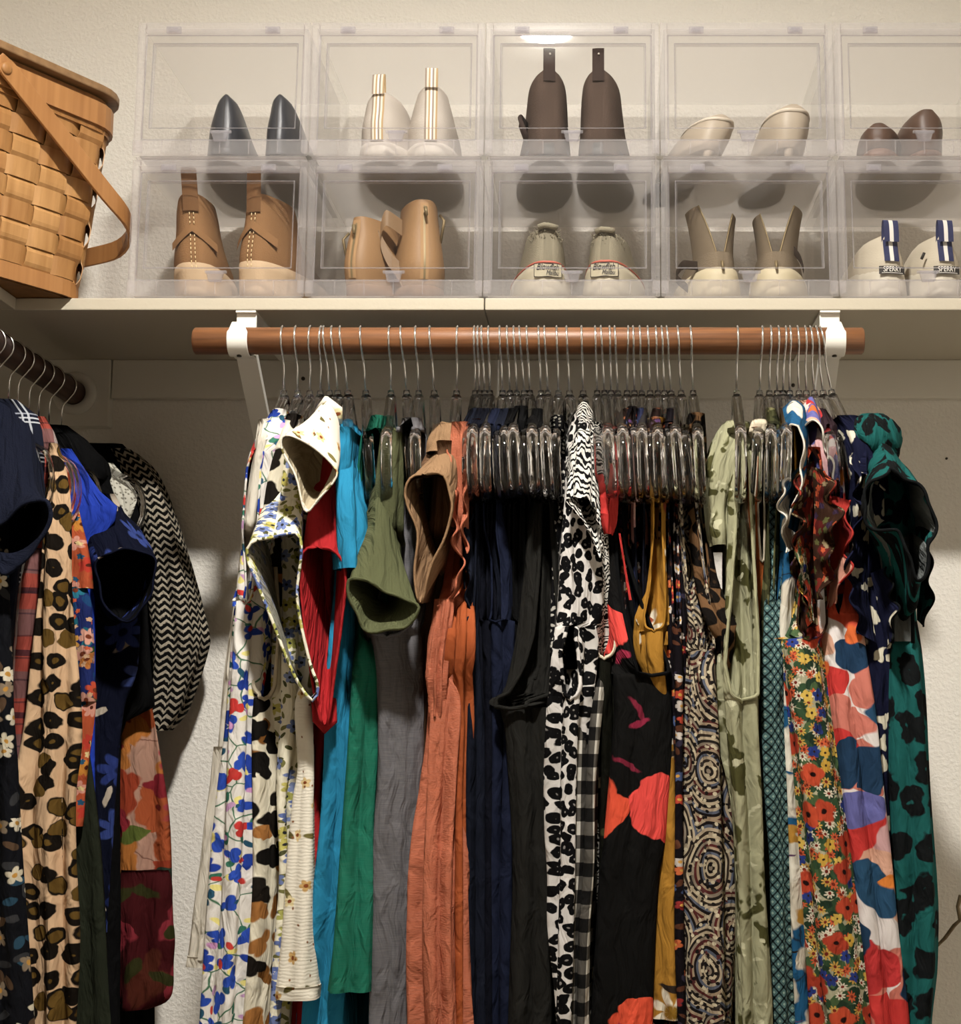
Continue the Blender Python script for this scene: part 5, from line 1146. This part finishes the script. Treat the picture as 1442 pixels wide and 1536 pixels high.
drape(t, 'body', K['bird'], [(612,1182,1212,2.06),(660,1178,1216,1.99),(740,1176,1214,1.975),(860,1170,1200,1.965),(960,1164,1196,1.957),(1060,1168,1200,1.952),(1200,1175,1210,1.95),(1300,1177,1214,1.95),(1400,1179,1218,1.95),(1536,1181,1226,1.95),(1640,1182,1230,1.95)], 45, [(640,1188,1208),(700,1188,1206),(850,1182,1192)], fold=(.003,.03))
sheet(t, 'strap', K['bird'], [[(1174,612,2.0),(1190,600,1.99),(1208,612,1.98),(1214,660,1.96),(1210,730,1.95),(1196,800,1.945)], [(1180,650,1.94),(1186,636,1.93),(1200,640,1.925),(1206,680,1.92),(1196,740,1.92),(1180,790,1.925)]], 50, 8, (.004, 2.5), K['white'])
sheet(t, 'ruffle', K['bird'], [[(1200,700,1.955),(1190,760,1.95),(1196,820,1.95)], [(1184,712,1.92),(1172,760,1.915),(1182,830,1.93)]], 40, 8, (.007, 2.5), K['white'], 1)
t = gm(46, 'poppy_daisy_dress', 'dress crowded with poppies, daisies and blue flowers, with dark ruffles', 'dress')
drape(t, 'body', K['multi'], [(670,1206,1236,2.03),(850,1190,1242,1.97),(930,1180,1246,1.95),(965,1160,1246,1.937),(1000,1166,1248,1.932),(1060,1174,1254,1.928),(1200,1189,1274,1.925),(1300,1202,1292,1.925),(1400,1211,1304,1.925),(1536,1223,1320,1.925),(1640,1230,1326,1.925)], 46,
      [(690,1212,1230),(860,1202,1236),(930,1196,1240),(957,1216,1224)], fold=(.004,.06), trim=K['multid'], inner=K['multid'])
sheet(t, 'ruffle', K['multid'], [[(1222,690,1.965),(1220,760,1.955),(1216,840,1.95),(1222,930,1.945)], [(1198,700,1.925),(1196,770,1.91),(1192,840,1.91),(1212,915,1.92)]], 60, 10, (.011, 4), K['multid'], 0)
sheet(t, 'ruffle', K['multid'], [[(1218,700,1.955),(1222,760,1.95),(1220,820,1.945),(1224,900,1.94)], [(1246,705,1.925),(1254,775,1.91),(1250,830,1.91),(1232,900,1.92)]], 60, 10, (.012, 3.5), K['multid'], 2)
sheet(t, 'ruffle', K['multi'], [[(1206,800,1.945),(1212,850,1.94),(1222,930,1.935)], [(1196,812,1.91),(1200,870,1.905),(1214,940,1.92)]], 40, 8, (.006, 2), None, 1)
t = gm(47, 'watercolour_dress', 'white dress with large red and blue watercolour petals', 'dress')
drape(t, 'body', K['water'], [(600,1198,1222,2.06),(650,1214,1256,1.99),(740,1232,1266,1.975),(850,1238,1274,1.968),(920,1234,1288,1.95),(940,1236,1294,1.943),(980,1242,1298,1.94),(1060,1250,1314,1.937),(1200,1268,1328,1.935),(1300,1283,1337,1.935),(1400,1297,1345,1.935),(1536,1312,1364,1.935),(1640,1320,1372,1.935)], 47, [(700,1246,1262),(850,1250,1268),(920,1255,1262)], fold=(.005,.05), inner=K['water'])
sheet(t, 'ruffle', K['redchif'], [[(1240,740,1.96),(1244,800,1.955),(1246,860,1.95),(1240,915,1.945)], [(1268,750,1.93),(1276,800,1.92),(1270,850,1.915),(1252,905,1.925)]], 50, 10, (.009, 2.5), K['redchif'])
sheet(t, 'collar', K['water'], [[(1202,612,2.03),(1216,595,2.02),(1232,625,2.0),(1258,680,1.98)], [(1206,640,1.95),(1222,630,1.945),(1240,670,1.94),(1254,730,1.935)]], 40, 8, (.004, 2), K['white'], 1)
tank(48, 'plum_sheer_top', 'dark sheer plum top behind the navy spotted blouse', cloth('plum_sheer', '#3a2a30', .3), [(800,1240,1282),(900,1245,1285),(1640,1290,1330)], 1.99, 12)
t = gm(49, 'navy_spot_blouse', 'navy ruffled blouse with irregular white spots', 'blouse')
drape(t, 'body', K['navysp'], [(622,1256,1292,2.05),(660,1272,1325,1.99),(720,1280,1338,1.975),(850,1282,1340,1.97),(960,1290,1348,1.96),(1060,1298,1346,1.955),(1200,1316,1348,1.952),(1300,1326,1350,1.952),(1536,1338,1358,1.952),(1640,1342,1362,1.952)], 49, fold=(.005,.03))
sheet(t, 'ruffle', K['navysp'], [[(1300,640,1.985),(1306,720,1.965),(1304,800,1.96),(1302,880,1.955),(1316,965,1.95)], [(1276,670,1.945),(1290,740,1.925),(1282,810,1.92),(1272,870,1.92),(1296,950,1.93)]], 70, 10, (.010, 4.5), K['navysp'])
sheet(t, 'ruffle', K['navysp'], [[(1290,640,1.98),(1310,650,1.97),(1330,680,1.96)], [(1292,710,1.93),(1312,720,1.92),(1335,740,1.92)]], 40, 8, (.006, 2), K['navysp'], 3)
sheet(t, 'ruffle', K['navysp'], [[(1306,860,1.95),(1318,910,1.945),(1330,970,1.94)], [(1330,850,1.92),(1342,905,1.915),(1340,960,1.92)]], 40, 8, (.007, 2.5), K['blackedge'], 1)
t = gm(50, 'teal_leopard_blouse', 'teal leopard print blouse with ruffled sleeve, rightmost on the rod', 'blouse')
drape(t, 'body', K['leo_t'], [(640,1290,1330,2.03),(700,1304,1360,1.99),(760,1308,1378,1.99),(900,1322,1378,1.988),(968,1332,1387,1.95),(1060,1337,1396,1.942),(1200,1343,1407,1.94),(1300,1347,1414,1.94),(1400,1347,1418,1.94),(1450,1347,1418,1.94),(1536,1343,1410,1.94),(1640,1340,1405,1.94)], 50, fold=(.005,.045))
mb = MB(); rows = []
for a in np.linspace(0, math.pi, 16):
    rows.append([P(1316 + 37 * math.sin(a) ** .8 * math.cos(b) * (1 + .07 * math.sin(7 * b + 2 * a)) - 6 * math.cos(a), 657 - 37 * math.cos(a) + 7 * math.sin(5 * b + 3 * a) * math.sin(a), 1.985 - .045 * math.sin(a) * math.sin(b)) for b in np.linspace(0, 2 * math.pi, 25)])
mb.grid(rows, False, [[(b * .012, a * .011) for b in range(25)] for a in range(16)]).build('puffed_shoulder', K['leo_t'], t)
R0 = [(1318,660),(1350,690),(1366,790),(1364,920),(1345,960),(1322,880),(1312,760),(1304,690)]; R1 = [(1336,705),(1368,722),(1392,748),(1403,770),(1396,820),(1393,845),(1376,872),(1364,830),(1345,800),(1312,792),(1294,768),(1306,728)]
loft(t, 'ruffle_sleeve', K['leo_t'], [(R0, 1.99), (R1, 1.875)], 90, 10, hem=K['blackedge'], hemr=.0022, bulge=.08, fold=(.004,.055))
loft(t, 'sleeve_inside', K['greyin'], [([(x * .95 + 67, y * .97 + 22) for x, y in R0], 1.985), ([(x * .955 + 61, y * .955 + 36) for x, y in R1], 1.882)], 90, 10, fold=(.004,.055), cap=True)
drape(t, 'inner_yoke', K['greyin'], [(790,1332,1366,1.965),(880,1334,1370,1.952),(962,1338,1372,1.947)], depth=.03, fold=(.001,.04), nv=12)
for xx in (1336, 1367): MB().tube([P(xx, 800, 1.95), P(xx + 2, 880, 1.943), P(xx + 3, 965, 1.942)], .0026, 6).build('overlock_seam', K['blackedge'], t)
sheet(t, 'ruffle', K['leo_t'], [[(1370,790,1.97),(1374,850,1.965),(1376,930,1.96)], [(1392,800,1.94),(1398,860,1.93),(1388,940,1.935)]], 40, 8, (.006, 2), K['blackedge'], 1)
# hangers under them
for i, (hx, nx, tx) in enumerate(HK):
    tipx = P(tx, 690, RY - .22).x; yaw = math.atan2(-(tipx - HX[i]), .22) * -1
    yaw = math.atan2(tipx - HX[i], .22)
    lb = 'clear hanger with chrome hook holding the ' + HUSED[i].split(',')[0] if i in HUSED else 'clear hanger with chrome hook, its garment hidden between neighbours'
    w_ = lb.split(); lb = ' '.join(w_[:16])
    hanger((P(hx, 500, RY).x, RY, RZ), yaw, lb, -math.atan2(P(nx, 590, RY).x - P(hx, 500, RY).x, .074), sc=.72 if i in COVER else [.98, .9, 1.0, .86, .94, 1.02, .88][i % 7])

# ------------------------------------------------------------------ clothes on the side rod
GS = 'clothes on the side rod'
def gs(name, label, cat, px, py, Y): return garment(name, label, cat, px, py, Y, GS)
A_ = -170
t = gs('navy_fleece_tee', 'dark navy fleece short-sleeved top, nearest on the side rod', 'top', 10, 610, 2.0)
drape(t, 'body', K['navyknit'], [(600,A_,8,2.03),(640,A_,30,2.01),(700,A_,40,2.005),(800,A_,24,2.0),(1000,A_,10,2.0),(1640,A_,4,2.0)], depth=.04, fold=(.005,.09))
R0 = [(-10,604),(36,632),(60,690),(64,760),(30,830),(-30,850),(-70,760),(-50,650)]; R1 = [(-12,800),(14,774),(44,752),(70,750),(74,775),(64,806),(36,838),(4,862)]
loft(t, 'sleeve', K['navyknit'], [(R0, 2.0), (R1, 1.925)], hem=K['navyknit'], hemr=.003, bulge=.05, fold=(.002,.06))
loft(t, 'sleeve_inside', K['black'], [([(x * .9, y * .9 + 95) for x, y in R0], 2.03), ([(x * .96 + 1, y * .985 + 12) for x, y in R1], 1.931)], cap=True)  # black sheet paints the shade inside the sleeve opening
t = gs('black_floral_dress', 'black dress with cream and blue flowers at the left edge', 'dress', 0, 760, 1.95)
drape(t, 'body', K['bwfl'], [(740,A_,4,1.96),(900,A_,8,1.95),(1050,A_,14,1.945),(1150,A_,24,1.945),(1300,A_,30,1.945),(1536,A_,43,1.945),(1640,A_,48,1.945)], depth=.04, fold=(.006,.05))
t = gs('navy_plaid_shirt', 'navy shirt with white windowpane plaid on the side rod', 'shirt', 30, 605, 2.06)
drape(t, 'body', K['plaidn'], [(596,A_,16,2.08),(612,A_,44,2.07),(640,A_,56,2.06),(700,A_,62,2.06),(780,A_,52,2.06),(860,A_,22,2.06),(940,A_,4,2.06),(1640,A_,0,2.06)], depth=.04, fold=(.004,.05))
t = gs('red_plaid_shirt', 'red and grey plaid shirt behind the navy plaid', 'shirt', 60, 630, 2.1)
drape(t, 'body', K['plaidr'], [(622,A_,60,2.12),(650,A_,74,2.105),(700,A_,86,2.1),(770,A_,84,2.1),(860,A_,76,2.1),(950,A_,60,2.1),(1050,A_,46,2.1),(1150,A_,44,2.1),(1250,A_,40,2.1),(1640,A_,40,2.1)], depth=.035, fold=(.006,.05))
t = gs('cream_leopard_blouse', 'cream blouse with large brown leopard rosettes', 'blouse', 85, 685, 2.08)
drape(t, 'body', K['leo_c'], [(664,72,84,2.10),(700,68,96,2.088),(760,60,104,2.082),(850,58,106,2.08),(900,54,106,2.08),(1000,46,107,2.08),(1100,40,109,2.08),(1200,24,110,2.08),(1300,24,110,2.08),(1400,32,108,2.08),(1536,34,106,2.08),(1640,34,105,2.08)], depth=.018, fold=(.006,.035))
t = gs('folk_floral_dress', 'blue and orange folk floral dress with banded border', 'dress', 100, 700, 2.18)
drape(t, 'body', K['folk'], [(880,0,128,2.178),(950,0,140,2.175),(1050,0,142,2.175),(1052,0,142,2.175)], depth=.02, fold=(.004,.05))
drape(t, 'yoke', K['folko'], [(690,0,98,2.195),(720,0,106,2.19),(800,0,119,2.182),(882,0,131,2.178)], depth=.022, fold=(.004,.05))
drape(t, 'border', K['folko'], [(1050,0,142,2.174),(1100,0,138,2.174),(1180,0,126,2.174),(1240,0,116,2.174)], depth=.022, fold=(.003,.05))
t = gs('royal_blue_top', 'royal blue top with a sharp pointed shoulder', 'top', 130, 700, 2.215)
drape(t, 'body', K['royal'], [(672,20,104,2.225),(700,20,122,2.215),(740,20,150,2.212),(764,20,176,2.21),(776,20,172,2.21),(800,20,152,2.212),(850,20,138,2.214),(960,20,136,2.216),(1200,20,136,2.216),(1640,20,136,2.216)], depth=.02, fold=(.003,.09))
t = gs('olive_dress', 'long dark olive dress hanging low behind the leopard blouse', 'dress', 120, 1060, 2.2)
drape(t, 'body', K['oliveg'], [(1000,30,120,2.196),(1150,30,134,2.194),(1300,30,148,2.194),(1400,30,156,2.194),(1536,30,166,2.194),(1640,30,172,2.194)], depth=.012, fold=(.003,.05))
t = gs('navy_bloom_blouse', 'navy blouse with blue blooms and beige leaves, short sleeved', 'blouse', 180, 775, 2.26)
R0 = [(120,758),(168,756),(205,788),(222,832),(205,900),(165,930),(135,900),(118,830)]; R1 = [(148,838),(188,824),(226,832),(233,852),(226,890),(198,930),(164,918),(147,872)]
loft(t, 'sleeve', K['navyfl'], [(R0, 2.262), (R1, 2.19)], hem=K['navyfl'], hemr=.0018, bulge=.05, fold=(.0015,.05))
loft(t, 'sleeve_inside', K['black'], [([(x, y + 10) for x, y in R0], 2.255), ([(x * .97 + 6, y * .985 + 13) for x, y in R1], 2.194)], cap=True)  # shade inside this sleeve is painted as a black inner sheet
drape(t, 'body', K['navyfl'], [(740,60,168,2.262),(800,90,196,2.26),(900,100,208,2.258),(1000,100,200,2.258),(1060,100,180,2.258),(1200,100,168,2.258),(1400,100,160,2.258)], depth=.02, fold=(.004,.06))
t = gs('black_jacket', 'long black jacket with broad shoulder on the side rod', 'jacket', 110, 645, 2.3)
drape(t, 'body', K['black'], [(636,20,96,2.31),(660,20,128,2.302),(690,20,152,2.298),(740,30,170,2.298),(850,40,214,2.298),(1000,60,224,2.298),(1060,60,230,2.298),(1090,60,180,2.298),(1300,60,178,2.298),(1450,60,178,2.298),(1640,60,180,2.298)], depth=.03, fold=(.004,.08))
drape(t, 'shoulder', K['black'], [(648,78,112,2.30),(670,80,134,2.285),(690,84,152,2.278),(706,88,154,2.276),(716,100,150,2.276)], depth=.06, fold=(.002,.07), nv=20)
t = gs('lace_top', 'white lace top peeking out beneath a clear hanger', 'top', 180, 710, 2.345)
drape(t, 'body', K['lace'], [(694,120,168,2.345),(720,125,190,2.342),(745,130,205,2.34),(762,140,200,2.34),(790,150,190,2.34),(900,150,184,2.342)], depth=.012, fold=(.003,.04))
t = gs('bloom_kimono', 'sheer orange and red bloom kimono with a rounded dark sleeve', 'kimono', 200, 950, 2.335)
drape(t, 'body', K['kimono'], [(900,120,190,2.336),(960,120,206,2.334),(1050,120,226,2.332),(1150,120,238,2.332),(1250,120,246,2.332),(1310,120,250,2.332),(1400,120,252,2.332)], depth=.015, fold=(.004,.05))
drape(t, 'sleeve_end', K['kimonod'], [(1306,178,252,2.322),(1340,172,256,2.318),(1400,168,257,2.316),(1450,165,254,2.316),(1490,164,248,2.316),(1508,172,238,2.318),(1516,184,222,2.32)], depth=.03, fold=(.004,.05))
t = gs('tweed_cardigan', 'black and white chevron tweed cardigan, last before the back wall', 'cardigan', 220, 690, 2.4)
drape(t, 'body', K['black'], [(664,60,180,2.405),(700,80,210,2.4),(800,90,226,2.4),(1000,100,232,2.4),(1640,100,232,2.4)], depth=.03, fold=(.003,.06))
drape(t, 'sleeve', K['tweed'], [(672,160,192,2.40),(700,176,222,2.388),(760,205,248,2.38),(850,216,275,2.375),(920,218,292,2.372),(958,220,299,2.37),(985,222,292,2.37),(1020,224,280,2.372),(1060,225,266,2.374),(1096,228,244,2.376)], depth=.07, fold=(.004,.05))
SH = [(2.03, 'navy fleece top'), (2.075, 'navy plaid shirt'), (2.115, 'red plaid shirt'), (2.145, 'cream leopard blouse'), (2.19, 'folk floral dress'), (2.225, 'royal blue top'), (2.27, 'navy bloom blouse'), (2.31, 'black jacket'), (2.355, 'white lace top'), (2.41, 'tweed cardigan')]
for i, (Y, nm) in enumerate(SH):
    hanger((SRX, Y, SRZ), math.radians(-6 + 3 * (i % 4)) , 'clear hanger on the side rod holding the ' + nm, 0, 'clear hangers on the side rod', .7 if i > 7 else .5).rotation_euler = (0, 0, math.pi / 2)
